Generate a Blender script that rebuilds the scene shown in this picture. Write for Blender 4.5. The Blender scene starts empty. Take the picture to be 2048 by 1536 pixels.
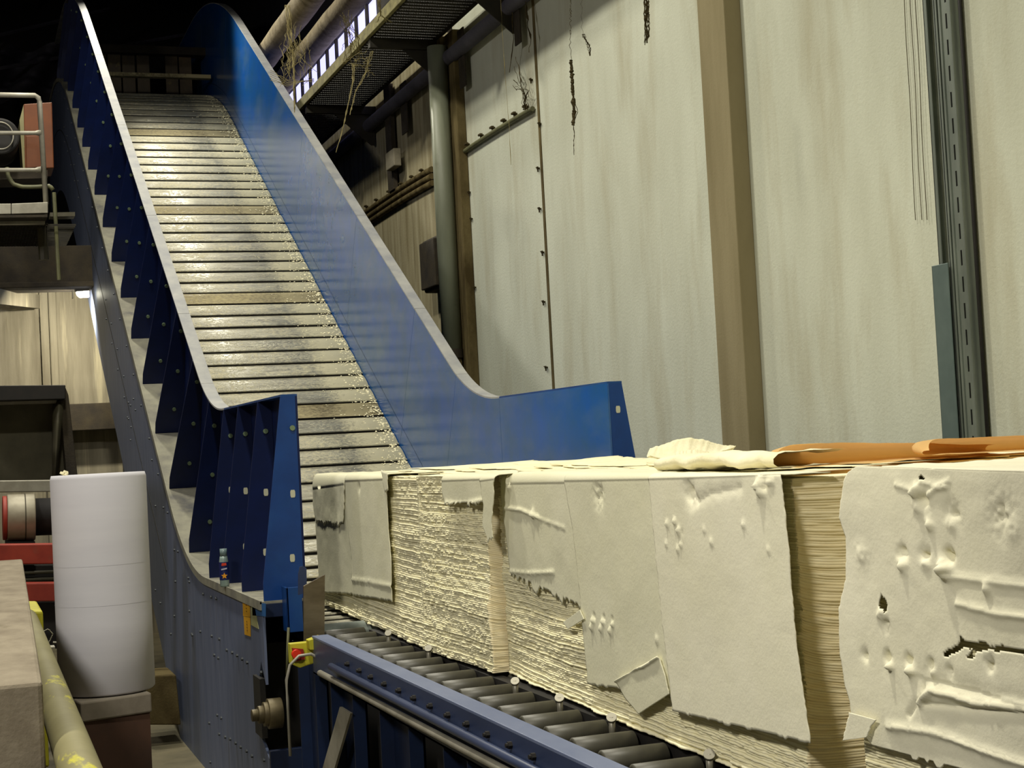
import bpy, math, random
import numpy as np
from mathutils import Matrix, Vector
random.seed(7)
RNG = np.random.default_rng(7)
S = bpy.context.scene
C = S.collection
# ------------------------------------------------------------------ camera
F = 3100.0; ROLL = .053; V1 = (-80.0, 943.0); CZ = 1.75
dY = np.array([V1[0]-1024, V1[1]-768, F]); dY /= np.linalg.norm(dY)
nn = np.array([ROLL, 1, (-(V1[1]-768)+ROLL*(1024-V1[0]))/F]); nn /= np.linalg.norm(nn)
dX = np.cross(dY, -nn); dX /= np.linalg.norm(dX)
if dX[0] < 0: dX = -dX
RM = np.array([dX, dY, -nn])
CAM = np.array([0, 0, CZ])
def at(px, py, x=None, y=None, z=None):
    """world point where the sight line through a pixel of the photo meets the plane x=, y= or z="""
    r = RM @ np.array([px-1024, py-768, F])
    if x is not None: t = x/r[0]
    elif y is not None: t = y/r[1]
    else: t = (z-CZ)/r[2]
    return CAM + t*r
cd = bpy.data.cameras.new('camera'); cam = bpy.data.objects.new('camera', cd); C.objects.link(cam)
cd.sensor_width = 36; cd.lens = F/2048*36; cd.clip_start = .05; cd.clip_end = 200
r_, u_, b_ = RM[:, 0], -RM[:, 1], -RM[:, 2]
cam.matrix_world = Matrix(((r_[0], u_[0], b_[0], 0), (r_[1], u_[1], b_[1], 0), (r_[2], u_[2], b_[2], CZ), (0, 0, 0, 1)))
S.camera = cam
# ------------------------------------------------------------------ world, lamps, exposure
S.view_settings.view_transform = 'Standard'; S.view_settings.look = 'None'
S.view_settings.gamma = 1; S.view_settings.use_curve_mapping = False
S.view_settings.exposure = -0.14
w = bpy.data.worlds.new('world'); S.world = w; w.use_nodes = True
w.node_tree.nodes['Background'].inputs[0].default_value = (.25, .3, .5, 1)
w.node_tree.nodes['Background'].inputs[1].default_value = .05
def lamp(loc, power, size, col, name='hall_light', target=None):
    l = bpy.data.lights.new(name, 'AREA'); l.shape = 'DISK'; l.size = size; l.energy = power; l.color = col
    o = bpy.data.objects.new(name, l); C.objects.link(o); o.location = loc
    if target is not None:
        d = Vector(target)-Vector(loc); o.rotation_euler = d.to_track_quat('-Z', 'Y').to_euler()
    return o
WARM = (1, .95, .80)
def spot(loc, power, size, col, target, ang):
    l = bpy.data.lights.new('unseen_spot', 'SPOT'); l.energy = power; l.color = col; l.shadow_soft_size = size; l.spot_size = math.radians(ang); l.spot_blend = .7
    o = bpy.data.objects.new('unseen_spot', l); C.objects.link(o); o.location = loc
    o.rotation_euler = (Vector(target)-Vector(loc)).to_track_quat('-Z', 'Y').to_euler(); return o
lamp((.5, 4.5, 9.2), 440, .5, WARM)
lamp((.5, 10.5, 9.2), 430, .5, WARM)
lamp((1.0, 15.2, 9.4), 300, .5, WARM)
spot((2.2, 22.3, 9.7), 1700, .25, WARM, (3.3, 18.6, 5.5), 62)
spot((-2.4, 1.6, 5.2), 1080, .4, (1, .95, .84), (1.9, 5.6, 1.0), 62)  # added fill for the bale faces, no such lamp in view
lamp((-3.6, 10.5, 7.0), 120, .9, (.97, .93, .92), target=(1.6, 15, 4))

# ------------------------------------------------------------------ materials
def lin(c):
    return tuple(((v/255)/12.92 if v/255 <= .04045 else ((v/255+.055)/1.055)**2.4) for v in c)+(1,)
def mat(name, c1, c2=None, rough=.6, metal=0, scale=6, stretch=(1, 1, 1), lo=.35, hi=.65, bump=0, bscale=60, c3=None, s3=2.0,
        st3=(1, 1, 1), lo3=.55, hi3=.75, rnd=False, spec=.5, rough2=None, detail=6, transl=None):
    m = bpy.data.materials.new(name); m.use_nodes = True; N = m.node_tree.nodes; L = m.node_tree.links
    b = N['Principled BSDF']; b.inputs['Roughness'].default_value = rough; b.inputs['Metallic'].default_value = metal
    b.inputs['Specular IOR Level'].default_value = spec
    b.inputs['Base Color'].default_value = lin(c1)
    tc = N.new('ShaderNodeTexCoord'); src = tc.outputs['Object']
    if rnd:
        oi = N.new('ShaderNodeObjectInfo'); va = N.new('ShaderNodeVectorMath'); va.operation = 'ADD'
        mu = N.new('ShaderNodeMath'); mu.operation = 'MULTIPLY'; mu.inputs[1].default_value = 37
        L.new(oi.outputs['Random'], mu.inputs[0]); L.new(src, va.inputs[0]); L.new(mu.outputs[0], va.inputs[1]); src = va.outputs[0]
    def noise(sc, st, lo, hi, det=6):
        mp = N.new('ShaderNodeMapping'); mp.inputs['Scale'].default_value = st; L.new(src, mp.inputs[0])
        n = N.new('ShaderNodeTexNoise'); n.inputs['Scale'].default_value = sc; n.inputs['Detail'].default_value = det
        n.inputs['Roughness'].default_value = .6; L.new(mp.outputs[0], n.inputs['Vector'])
        r = N.new('ShaderNodeMapRange'); r.inputs[1].default_value = lo; r.inputs[2].default_value = hi; L.new(n.outputs[0], r.inputs[0])
        return r.outputs[0], n.outputs[0]
    col = None
    if c2:
        f, _ = noise(scale, stretch, lo, hi, detail); mx = N.new('ShaderNodeMixRGB')
        mx.inputs[1].default_value = lin(c1); mx.inputs[2].default_value = lin(c2); L.new(f, mx.inputs[0]); col = mx.outputs[0]
        if rough2 is not None:
            rr = N.new('ShaderNodeMapRange'); rr.inputs[3].default_value = rough; rr.inputs[4].default_value = rough2
            L.new(f, rr.inputs[0]); L.new(rr.outputs[0], b.inputs['Roughness'])
    if c3:
        f3, _ = noise(s3, st3, lo3, hi3); m3 = N.new('ShaderNodeMixRGB'); m3.inputs[2].default_value = lin(c3)
        if col: L.new(col, m3.inputs[1])
        else: m3.inputs[1].default_value = lin(c1)
        L.new(f3, m3.inputs[0]); col = m3.outputs[0]
    if col: L.new(col, b.inputs['Base Color'])
    if bump:
        _, h = noise(bscale, (1, 1, 1), 0, 1, 3); bp = N.new('ShaderNodeBump'); bp.inputs['Strength'].default_value = bump
        bp.inputs['Distance'].default_value = .01; L.new(h, bp.inputs['Height']); L.new(bp.outputs[0], b.inputs['Normal'])
    if transl:
        t = N.new('ShaderNodeBsdfTranslucent'); t.inputs[0].default_value = lin(transl[0])
        ms = N.new('ShaderNodeMixShader'); ms.inputs[0].default_value = transl[1]
        L.new(b.outputs[0], ms.inputs[1]); L.new(t.outputs[0], ms.inputs[2]); L.new(ms.outputs[0], N['Material Output'].inputs[0])
    m['np'] = 1
    return m
def emis(name, col, strength, base=(20, 20, 20)):
    m = mat(name, base); b = m.node_tree.nodes['Principled BSDF']
    b.inputs['Emission Color'].default_value = lin(col); b.inputs['Emission Strength'].default_value = strength
    return m
M = {}
M['wall'] = mat('wall_render', (198, 201, 184), (187, 189, 171), .85, scale=1.4, stretch=(1, 1.6, .5), bump=.3, bscale=45,
                c3=(168, 163, 138), s3=1.3, st3=(1, 2.4, .45), lo3=.5, hi3=.85, spec=.2)
M['wall_dirty'] = mat('wall_dirty', (180, 172, 142), (150, 140, 108), .9, scale=2, stretch=(1, 5, .4), bump=.3, bscale=40,
                      c3=(105, 92, 62), s3=1.6, st3=(1, 6, .5), lo3=.5, hi3=.8, spec=.2)
M['pilaster'] = mat('pilaster', (140, 130, 100), (124, 114, 84), .85, scale=1.5, stretch=(1, 3, .4), bump=.15, spec=.2)
M['column'] = mat('dirty_column', (112, 100, 68), (66, 56, 34), .9, scale=2.5, stretch=(1, 3, .6), bump=.3, spec=.1)
M['concrete'] = mat('concrete', (140, 134, 116), (112, 106, 90), .9, scale=3, bump=.3, bscale=35, spec=.2)
M['part_wall'] = mat('streaked_panel', (138, 132, 114), (112, 106, 90), .8, scale=2.0, stretch=(4, 1, .35), bump=.1,
                     c3=(176, 168, 142), s3=2.2, st3=(4, 1, .25), lo3=.55, hi3=.75, spec=.3)
M['parapet'] = mat('parapet_concrete', (150, 140, 122), (128, 118, 102), .9, scale=9, stretch=(1, .5, 1), bump=.25, bscale=50,
                   c3=(104, 96, 74), s3=3.0, st3=(2, 1, .6), lo3=.62, hi3=.78, spec=.2)
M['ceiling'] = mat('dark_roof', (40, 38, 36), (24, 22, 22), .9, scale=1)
M['floor'] = mat('floor_concrete', (120, 112, 88), (84, 80, 62), .7, scale=2, bump=.2)
M['blue'] = mat('blue_paint', (16, 64, 132), (12, 54, 116), .4, scale=4, spec=.5, c3=(40, 90, 140), s3=1.2, st3=(1, 1, 1), lo3=.5, hi3=.9)
M['blue_dark'] = mat('blue_paint_shaded', (4, 24, 74), (3, 20, 62), .5, scale=5, spec=.35)  # same blue, darkened to paint in the poor light on the ribs
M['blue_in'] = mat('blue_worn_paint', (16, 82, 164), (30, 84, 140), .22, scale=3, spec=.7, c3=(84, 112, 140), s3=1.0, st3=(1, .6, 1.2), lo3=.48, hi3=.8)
M['chassis'] = mat('slate_paint', (108, 118, 146), (92, 104, 134), .5, scale=3, stretch=(1, 4, .5), c3=(84, 88, 96), s3=2.4, st3=(1, 6, .4), lo3=.58, hi3=.8, spec=.4)
M['dust_flange'] = mat('dusty_flange', (164, 164, 160), (136, 138, 142), .7, scale=4, c3=(60, 84, 150), s3=3, lo3=.68, hi3=.75, spec=.3)
M['dust_ledge'] = mat('dusty_ledge', (152, 150, 132), (118, 116, 108), .85, scale=4, c3=(70, 74, 84), s3=2, lo3=.6, hi3=.8, spec=.2)
M['rail'] = mat('rail_paint', (52, 64, 96), (42, 54, 84), .42, scale=6, stretch=(1, .3, 1), spec=.5)
M['rail_top'] = mat('dusty_rail_top', (112, 122, 150), (94, 106, 138), .45, scale=6, stretch=(1, .3, 1))
M['rail_blue'] = mat('frame_blue', (12, 32, 66), (9, 24, 52), .5, scale=5)
M['roller'] = mat('roller_rubber', (74, 72, 60), (58, 56, 48), .45, scale=8, spec=.5)
M['black'] = mat('black', (16, 14, 13), (28, 24, 20), .7, scale=9)
M['steel'] = mat('galvanised_steel', (150, 158, 148), (126, 134, 126), .42, .65, scale=9, stretch=(1, 1, .2))
M['steel_dark'] = mat('channel_inside', (112, 116, 98), (92, 96, 80), .5, .4, scale=9)
M['steel_sheet'] = mat('stainless_plate', (150, 140, 122), (112, 102, 86), .3, .8, scale=3, stretch=(1, 1, 3))
M['grey_paint'] = mat('grey_green_pipe', (128, 132, 112), (104, 108, 90), .5, scale=3, stretch=(1, 1, .3), c3=(72, 66, 44), s3=3, lo3=.6, hi3=.8)
M['lag'] = mat('pipe_lagging', (150, 138, 112), (120, 108, 84), .9, scale=6, bump=.6, bscale=22, c3=(84, 74, 54), s3=3, lo3=.58, hi3=.8, spec=.1)
M['rust'] = mat('dark_rusty_steel', (58, 50, 34), (38, 32, 24), .85, scale=5, bump=.3)
M['grate'] = mat('grating_steel', (46, 42, 28), (30, 27, 20), .8, scale=5)
M['grate_edge'] = mat('dusty_edge_beam', (128, 122, 76), (92, 86, 50), .9, scale=9, bump=.5)
M['web'] = mat('cobweb', (150, 140, 100), (110, 100, 66), .95, scale=9, spec=.1)
M['web_dark'] = mat('dark_cobweb', (58, 50, 32), (80, 72, 50), .95, scale=20, spec=.1)
M['white_paper'] = mat('white_roll_paper', (206, 205, 212), (199, 198, 206), .75, scale=1, stretch=(1, 1, 9), spec=.3)
M['glow_tan'] = mat('folded_sheet_inside', (232, 200, 140), (222, 186, 124), .9, scale=3, transl=((246, 200, 128), .30), spec=.1)  # cream sheet tinted tan, standing in for light glowing through it
M['pulp'] = mat('torn_pulp', (248, 242, 208), (243, 235, 194), .95, scale=14, stretch=(1, 1, 5), bump=.2, bscale=130, spec=.1)
M['pulp_end'] = mat('cut_pulp_edges', (250, 240, 206), (244, 228, 184), .95, scale=2.5, stretch=(1, .3, 26), bump=.1, bscale=90, spec=.1, lo=.3, hi=.7)
M['pulp_top'] = mat('pulp_top', (244, 238, 208), (236, 228, 190), .95, scale=5, bump=.3, bscale=60, spec=.1)
M['sheet'] = mat('pulp_sheet', (230, 227, 200), (225, 222, 192), .9, scale=2.5, bump=.10, bscale=90, spec=.12)
M['sheet2'] = mat('pulp_sheet_white', (240, 236, 212), (235, 231, 204), .9, scale=2.5, bump=.10, bscale=90, spec=.12)
M['yellow'] = mat('yellow_paint', (196, 190, 44), (170, 164, 40), .6, scale=5)
M['olive'] = mat('worn_olive_paint', (136, 130, 92), (118, 112, 76), .65, scale=2.5, c3=(190, 184, 60), s3=2.0, st3=(4, 1.2, 4), lo3=.6, hi3=.66)
M['red'] = mat('red_paint', (168, 62, 44), (140, 46, 34), .6, scale=5, c3=(110, 88, 70), s3=3, lo3=.6, hi3=.8)
M['orange'] = mat('orange_cabinet', (112, 58, 16), (92, 46, 14), .6, scale=3)
M['drum'] = mat('drum_metal', (170, 164, 144), (140, 132, 112), .5, .2, scale=5)
M['hood'] = mat('hood_steel', (84, 80, 62), (62, 58, 44), .6, .2, scale=3, c3=(120, 116, 96), s3=4, lo3=.66, hi3=.8)
M['pale'] = mat('pale_metal', (168, 164, 150), (140, 136, 122), .5, .3, scale=6)
M['brown'] = mat('brown_block', (74, 48, 34), (56, 38, 28), .8, scale=3)
M['brown_top'] = mat('dusty_block_top', (132, 124, 112), (104, 96, 84), .9, scale=5)
M['curtain'] = mat('rubber_strip', (96, 78, 48), (70, 56, 36), .45, scale=4, c3=(160, 140, 70), s3=5, lo3=.62, hi3=.8)
M['tarp'] = mat('dusty_film', (84, 82, 92), (60, 58, 66), .8, scale=3)
M['brass'] = mat('shaft_metal', (92, 82, 56), (66, 58, 40), .5, .4, scale=9)
M['cap'] = mat('polished_cap', (140, 136, 122), None, .45, .4)
M['sticker_y'] = mat('yellow_sticker', (226, 168, 20), None, .6)
M['sticker_b'] = mat('blue_sticker', (30, 96, 160), None, .6)
M['sticker_w'] = mat('cream_sticker', (170, 170, 120), None, .6)
M['ink'] = mat('sticker_ink', (120, 80, 10), None, .7)
M['red_button'] = mat('red_button', (220, 50, 24), None, .4)
M['green_glass'] = mat('green_glass', (16, 40, 26), None, .2)
M['hose'] = mat('hose', (104, 104, 70), (80, 80, 56), .6, scale=6)
M['window'] = emis('daylight_pane', (190, 190, 255), 1.9)
M['lamp_on'] = emis('lit_diffuser', (255, 250, 225), 14)

# slat metal: convex steel with pulp dust caked mostly near the right wall
def slat_mat(name, base, dust, amt):
    m = mat(name, base, tuple(int(c*.78) for c in base), .42, .3, scale=3.5, stretch=(1, 6, 1), rnd=True, rough2=.5)
    N = m.node_tree.nodes; L = m.node_tree.links; b = N['Principled BSDF']
    tc = N.new('ShaderNodeTexCoord'); oi = N.new('ShaderNodeObjectInfo')
    sx = N.new('ShaderNodeSeparateXYZ'); L.new(tc.outputs['Object'], sx.inputs[0])
    mu = N.new('ShaderNodeMath'); mu.operation = 'MULTIPLY'; mu.inputs[1].default_value = 53; L.new(oi.outputs['Random'], mu.inputs[0])
    va = N.new('ShaderNodeVectorMath'); va.operation = 'ADD'; L.new(tc.outputs['Object'], va.inputs[0]); L.new(mu.outputs[0], va.inputs[1])
    mp = N.new('ShaderNodeMapping'); mp.inputs['Scale'].default_value = (1, 1.8, 1); L.new(va.outputs[0], mp.inputs[0])
    n = N.new('ShaderNodeTexNoise'); n.inputs['Scale'].default_value = 26; n.inputs['Detail'].default_value = 8; n.inputs['Roughness'].default_value = .72
    L.new(mp.outputs[0], n.inputs['Vector'])
    n2 = N.new('ShaderNodeTexNoise'); n2.inputs['Scale'].default_value = 2.2; L.new(va.outputs[0], n2.inputs['Vector'])
    g = N.new('ShaderNodeMapRange'); g.inputs[1].default_value = .50; g.inputs[2].default_value = .96; g.inputs[3].default_value = 0; g.inputs[4].default_value = .62
    L.new(sx.outputs[0], g.inputs[0])
    a1 = N.new('ShaderNodeMath'); a1.operation = 'ADD'; L.new(n.outputs[0], a1.inputs[0]); L.new(g.outputs[0], a1.inputs[1])
    m2 = N.new('ShaderNodeMath'); m2.operation = 'MULTIPLY_ADD'; m2.inputs[1].default_value = .35; L.new(n2.outputs[0], m2.inputs[0]); L.new(a1.outputs[0], m2.inputs[2])
    r = N.new('ShaderNodeMapRange'); r.inputs[1].default_value = .74-amt; r.inputs[2].default_value = .98-amt; L.new(m2.outputs[0], r.inputs[0])
    old = b.inputs['Base Color'].links[0].from_socket
    mx = N.new('ShaderNodeMixRGB'); L.new(old, mx.inputs[1]); mx.inputs[2].default_value = lin(dust); L.new(r.outputs[0], mx.inputs[0]); L.new(mx.outputs[0], b.inputs['Base Color'])
    mm = N.new('ShaderNodeMapRange'); mm.inputs[3].default_value = .3; mm.inputs[4].default_value = 0; L.new(r.outputs[0], mm.inputs[0]); L.new(mm.outputs[0], b.inputs['Metallic'])
    oldr = b.inputs['Roughness'].links[0].from_socket
    m4 = N.new('ShaderNodeMath'); m4.operation = 'MULTIPLY_ADD'; m4.inputs[1].default_value = .5; L.new(r.outputs[0], m4.inputs[0]); L.new(oldr, m4.inputs[2]); L.new(m4.outputs[0], b.inputs['Roughness'])
    bp = N.new('ShaderNodeBump'); bp.inputs['Strength'].default_value = .5; bp.inputs['Distance'].default_value = .01
    L.new(r.outputs[0], bp.inputs['Height']); L.new(bp.outputs[0], b.inputs['Normal'])
    return m
M['slat'] = slat_mat('slat_steel', (172, 169, 150), (216, 208, 172), 0.10)
M['slat_dirty'] = slat_mat('caked_slat', (126, 114, 80), (172, 160, 120), .22)

# ------------------------------------------------------------------ mesh helpers
ORG = {}
def org(o):
    t = np.zeros(3)
    while o is not None:
        t = t + np.array(o.location); o = o.parent
    return t
def link(name, me, m, parent=None, loc=None):
    o = bpy.data.objects.new(name, me); C.objects.link(o)
    if m and not me.materials: me.materials.append(m)
    if parent is not None: o.parent = parent
    if loc is not None: o.location = loc
    return o
def props(o, label=None, cat=None, group=None, kind=None):
    if label: o['label'] = label
    if cat: o['category'] = cat
    if group: o['group'] = group
    if kind: o['kind'] = kind
    return o
def thing(name, label, cat, loc, group=None):
    o = bpy.data.objects.new(name, None); C.objects.link(o); o.location = loc; o.empty_display_size = .1
    return props(o, label, cat, group)
class MB:
    def __init__(s): s.v = []; s.f = []
    def add(s, vs, fs):
        n = len(s.v); s.v += [tuple(map(float, p)) for p in vs]; s.f += [tuple(n+i for i in f) for f in fs]; return s
    def hexa(s, p):   # 8 points: bottom 4 ccw, top 4 ccw
        return s.add(p, [(0, 3, 2, 1), (4, 5, 6, 7), (0, 1, 5, 4), (1, 2, 6, 5), (2, 3, 7, 6), (3, 0, 4, 7)])
    def box(s, a, b):
        (x0, y0, z0), (x1, y1, z1) = a, b
        x0, x1 = min(x0, x1), max(x0, x1); y0, y1 = min(y0, y1), max(y0, y1); z0, z1 = min(z0, z1), max(z0, z1)
        return s.hexa([(x0, y0, z0), (x1, y0, z0), (x1, y1, z0), (x0, y1, z0), (x0, y0, z1), (x1, y0, z1), (x1, y1, z1), (x0, y1, z1)])
    def prism(s, poly, axis, a, b):   # poly of 2D points in the other two axes (in order), from a to b on axis
        def P(p, t):
            return {'x': (t, p[0], p[1]), 'y': (p[0], t, p[1]), 'z': (p[0], p[1], t)}[axis]
        n = len(poly); vs = [P(p, a) for p in poly]+[P(p, b) for p in poly]
        return s.add(vs, [tuple(range(n))[::-1], tuple(range(n, 2*n))]+[(i, (i+1) % n, n+(i+1) % n, n+i) for i in range(n)])
    def tube(s, pts, r, seg=8, caps=True):
        pts = [Vector(tuple(map(float, p))) for p in pts]; n = len(pts); rs = r if isinstance(r, (list, tuple)) else [r]*n
        base = len(s.v); up = Vector((0, 0, 1))
        for i, p in enumerate(pts):
            t = (pts[min(i+1, n-1)]-pts[max(i-1, 0)]).normalized()
            a = t.cross(up)
            if a.length < .05: a = t.cross(Vector((0, 1, 0)))
            a.normalize(); b = a.cross(t)
            for k in range(seg):
                w = 2*math.pi*k/seg; s.v.append(tuple(p+(a*math.cos(w)+b*math.sin(w))*rs[i]))
        for i in range(n-1):
            for k in range(seg):
                k2 = (k+1) % seg; s.f.append((base+i*seg+k, base+i*seg+k2, base+(i+1)*seg+k2, base+(i+1)*seg+k))
        if caps: s.f.append(tuple(base+k for k in range(seg))[::-1]); s.f.append(tuple(base+(n-1)*seg+k for k in range(seg)))
        return s
    def cyl(s, a, b, r, seg=16): return s.tube([a, b], r, seg)
    def build(s, name, m, parent=None, bevel=0, smooth=False, local=False, loc=None):
        me = bpy.data.meshes.new(name)
        if not local:
            og = org(parent) if parent is not None else (np.array(loc, float) if loc is not None else np.zeros(3))
            vs = [tuple(np.array(p)-og) for p in s.v]
        else: vs = s.v
        me.from_pydata(vs, [], s.f); me.validate(); me.update()
        if smooth:
            for p in me.polygons: p.use_smooth = len(p.vertices) == 4
        o = link(name, me, m, parent, loc)
        if bevel:
            md = o.modifiers.new('bevel', 'BEVEL'); md.width = bevel; md.segments = 2; md.limit_method = 'ANGLE'
        return o
def tint(mat_): return mat_
def grid_mesh(name, P, m, parent=None, mask=None, solid=0, smooth=True, wrap=False, fmat=None, mats=None):
    nr, nc, _ = P.shape
    og = org(parent) if parent is not None else np.zeros(3)
    V = (P.reshape(-1, 3)-og).astype(np.float32)
    i, j = np.meshgrid(np.arange(nr-1), np.arange(nc if wrap else nc-1), indexing='ij'); j2 = (j+1) % nc
    Q = np.stack([i*nc+j, i*nc+j2, (i+1)*nc+j2, (i+1)*nc+j], -1).reshape(-1, 4)
    fm = fmat.reshape(-1) if fmat is not None else None
    if mask is not None:
        k = mask.reshape(-1); Q = Q[k]; fm = fm[k] if fm is not None else None
    me = bpy.data.meshes.new(name); me.vertices.add(len(V)); me.vertices.foreach_set('co', V.ravel())
    me.loops.add(Q.size); me.loops.foreach_set('vertex_index', Q.ravel().astype(np.int32))
    me.polygons.add(len(Q)); me.polygons.foreach_set('loop_start', np.arange(0, Q.size, 4, dtype=np.int32))
    me.polygons.foreach_set('loop_total', np.full(len(Q), 4, np.int32))
    me.polygons.foreach_set('use_smooth', np.full(len(Q), smooth))
    for mm in (mats or [m]): me.materials.append(mm)
    if fm is not None: me.polygons.foreach_set('material_index', fm.astype(np.int32))
    me.update(calc_edges=True)
    o = link(name, me, None, parent)
    if solid:
        md = o.modifiers.new('thick', 'SOLIDIFY'); md.thickness = solid; md.offset = 0
    return o
def vnoise(u, v, seed, octaves=1):
    out = 0; amp = 1; tot = 0
    for k in range(octaves):
        T = np.random.default_rng(seed*13+k).random((64, 64))*2-1
        uu = u*2**k; vv = v*2**k
        i = np.floor(uu).astype(int); j = np.floor(vv).astype(int); a = uu-i; b = vv-j; a = a*a*(3-2*a); b = b*b*(3-2*b)
        g = lambda p, q: T[p % 64, q % 64]
        out = out+amp*((g(i, j)*(1-a)+g(i+1, j)*a)*(1-b)+(g(i, j+1)*(1-a)+g(i+1, j+1)*a)*b); tot += amp; amp *= .5
    return out/tot
# ------------------------------------------------------------------ the room
W = 5.0; FZ = -.5
def slab(mb, pts, y, t, ax='y'):
    """outline given by pixels, standing on the plane y (or x), with depth t"""
    if ax == 'y':
        q = [at(p[0], p[1], y=y) for p in pts]; return mb.prism([(a[0], a[2]) for a in q], 'y', y, y+t)
    q = [at(p[0], p[1], x=y) for p in pts]; return mb.prism([(a[1], a[2]) for a in q], 'x', y, y+t)
def struct(name, mb, m, parent=None, **k):
    o = mb.build(name, m, parent, **k); o['kind'] = 'structure'; return o
struct('floor', MB().box((-8, -8, FZ-.2), (6, 33, FZ)), M['floor'])
struct('ceiling', MB().box((-8, -8, 11.6), (6, 33, 11.8)), M['ceiling'])
struct('wall_left', MB().box((-8.2, -8, FZ), (-8, 33, 11.6)), M['concrete'])
struct('wall_back', MB().box((-8, 32, FZ), (6, 32.2, 11.6)), M['ceiling'])
struct('wall_front', MB().box((-8, -8.2, FZ), (6, -8, 11.6)), M['concrete'])
wr = struct('wall_right', MB().box((W+.06, -8, FZ), (W+.3, 33, 6.1)).box((W+.06, -8, 7.6), (W+.3, 15.4, 11.6)).box((W+.06, -8, 6.1), (W+.3, 15.4, 7.6)).box((W+.06, 24, 6.1), (W+.3, 33, 7.6)), M['wall'])
for y0, y1, m, top in [(-8, -4, 'wall', 11.6), (-4, -.2, 'wall', 11.6), (-.2, 3.4, 'wall', 11.6), (3.4, 6.98, 'wall', 11.6), (6.98, 9.2, 'wall', 11.6), (9.2, 12.84, 'wall', 11.6), (12.88, 15.0, 'wall', 11.6),
                       (15.4, 19.2, 'wall_dirty', 6.1), (19.2, 23.0, 'wall_dirty', 6.1), (23.0, 27, 'wall_dirty', 6.1), (27, 33, 'wall_dirty', 6.1)]:
    MB().box((W, y0+.008, FZ), (W+.07, y1-.008, top)).build('panel', M[m], wr, bevel=.004)
MB().box((W-.004, 12.835, FZ), (W+.05, 12.885, 11)).build('joint_strip', M['column'], wr)
MB().box((W+.02, 15.4, 7.62), (W+.3, 33, 11.6)).build('shaded_upper_wall', M['ceiling'], wr)  # upper wall in the dark roof colour, painting in the missing light
# pilaster and dirty column
struct('trim_1', MB().box((W-.11, 9.06, FZ), (W, 9.47, 11.6)).box((W-.125, 9.06, FZ), (W-.10, 9.08, 11.6)), M['pilaster'], bevel=.006)
struct('trim_2', MB().box((W-.10, 14.92, FZ), (W, 15.5, 6.0)).box((W-.15, 15.2, FZ), (W-.09, 15.5, 6.0)), M['column'], bevel=.01)
# high window strip above the walkway
win = struct('window_1', MB().box((W+.02, 15.4, 6.08), (W+.1, 24, 6.16)).box((W+.02, 15.4, 7.5), (W+.1, 24, 7.62)), M['rust'])
k = 0; y = 15.4
while y < 23.9:
    MB().box((W+.03, y, 6.14), (W+.09, y+.05, 7.5)).build('mullion', M['rust'], win)
    MB().box((W+.03, y+.05, 6.66 if y <= 18.1 else 7.36), (W+.09, y+.56, 7.5)).build('blind_board', M['rust'], win)
    MB().box((W+.07, y+.05, 6.14), (W+.08, y+.56, 7.36 if y > 18.1 else 6.66)).build('pane', M['window'], win); y += .56
# partition far left, behind the conveyor
PY = 20.8
pa = struct('wall_partition', MB().box((-8, PY+.06, FZ), (4.9, PY+.3, 4.2)), M['part_wall'])
xa = at(80, 700, y=PY)[0]; zt = 4.18
MB().box((xa+.02, PY, FZ), (2.2, PY+.07, zt)).build('panel', M['part_wall'], pa)
MB().box((xa-1.6, PY+.02, FZ), (xa-.03, PY+.07, at(30, 617, y=PY)[2])).build('panel', M['part_wall'], pa)
MB().box((xa-3.2, PY+.02, FZ), (xa-1.62, PY+.07, zt)).build('panel', M['part_wall'], pa)
a = at(108, 700, y=PY)[0]
MB().box((a-.05, PY-.05, 0), (a+.05, PY+.01, zt)).build('batten', M['part_wall'], pa, bevel=.02)
b = at(150, 808, y=PY-.3); c = at(250, 857, y=PY-.3)
props(MB().box((b[0]-.5, PY-.35, c[2]), (2.4, PY-.05, b[2])).build('cross_beam', M['rust'], bevel=.01), 'dark horizontal beam crossing the lit streaked panels', 'beam')
props(slab(slab(MB(), [(-60, 494), (195, 490), (195, 566), (-60, 572)], 19.3, .5), [(-60, 566), (195, 562), (195, 572), (-60, 578)], 19.2, .6).build('platform_beam', M['rust'], bevel=.01), 'wide dark beam under the railed platform, above the small lit lamp', 'beam')
q = [at(-160, 540, y=17.0), at(80, 590, y=20.6), at(80, 617, y=20.6), at(-160, 590, y=17.0)]
mb = MB(); v = [tuple(p) for p in q]; t = np.array([-.3, .25, 0])
mb.hexa([v[3], v[2], tuple(q[2]+t), tuple(q[3]+t), v[0], v[1], tuple(q[1]+t), tuple(q[0]+t)])
props(mb.build('haunch_beam', M['part_wall']), 'pale concrete beam running back to the streaked wall at the left edge', 'beam')
# roof beams and slack film under the roof, nearly black
for (p, qd, yy, nm) in [((0, 70), (125, 40), 27, 0), ((190, 102), (420, 60), 28, 1)]:
    a1 = at(*p, y=yy); a2 = at(*qd, y=yy+1)
    props(MB().tube([a1+(a1-a2)*.8, a1, a2, a2+(a2-a1)*.8], .035, 6).build('roof_pipe', M['tarp']), ['thin pale pipe under the dark roof left of the conveyor head', 'thin pale pipe between the two tops of the conveyor sides'][nm], 'pipe')
P = np.zeros((24, 30, 3))
for i in range(24):
    for j in range(30):
        a1 = at(-60+j*7.5, 95+i*4.5, y=28.0); P[i, j] = a1+np.array([0, .35*math.sin(j*.5+i*.2)+.2*math.sin(i*.6), 0])
props(grid_mesh('hanging_film', P, M['tarp'], solid=.01), 'slack grey film hanging in the dark at the upper left', 'tarpaulin')
props(MB().box((-8, 17.9, 8.45), (W, 18.9, 9.9)).build('added_shade_block', M['rust'], bevel=.02), 'added dark block out of view above the conveyor, shading its top end', 'beam')  # added out of view to keep lamp light off the conveyor's top end
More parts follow.
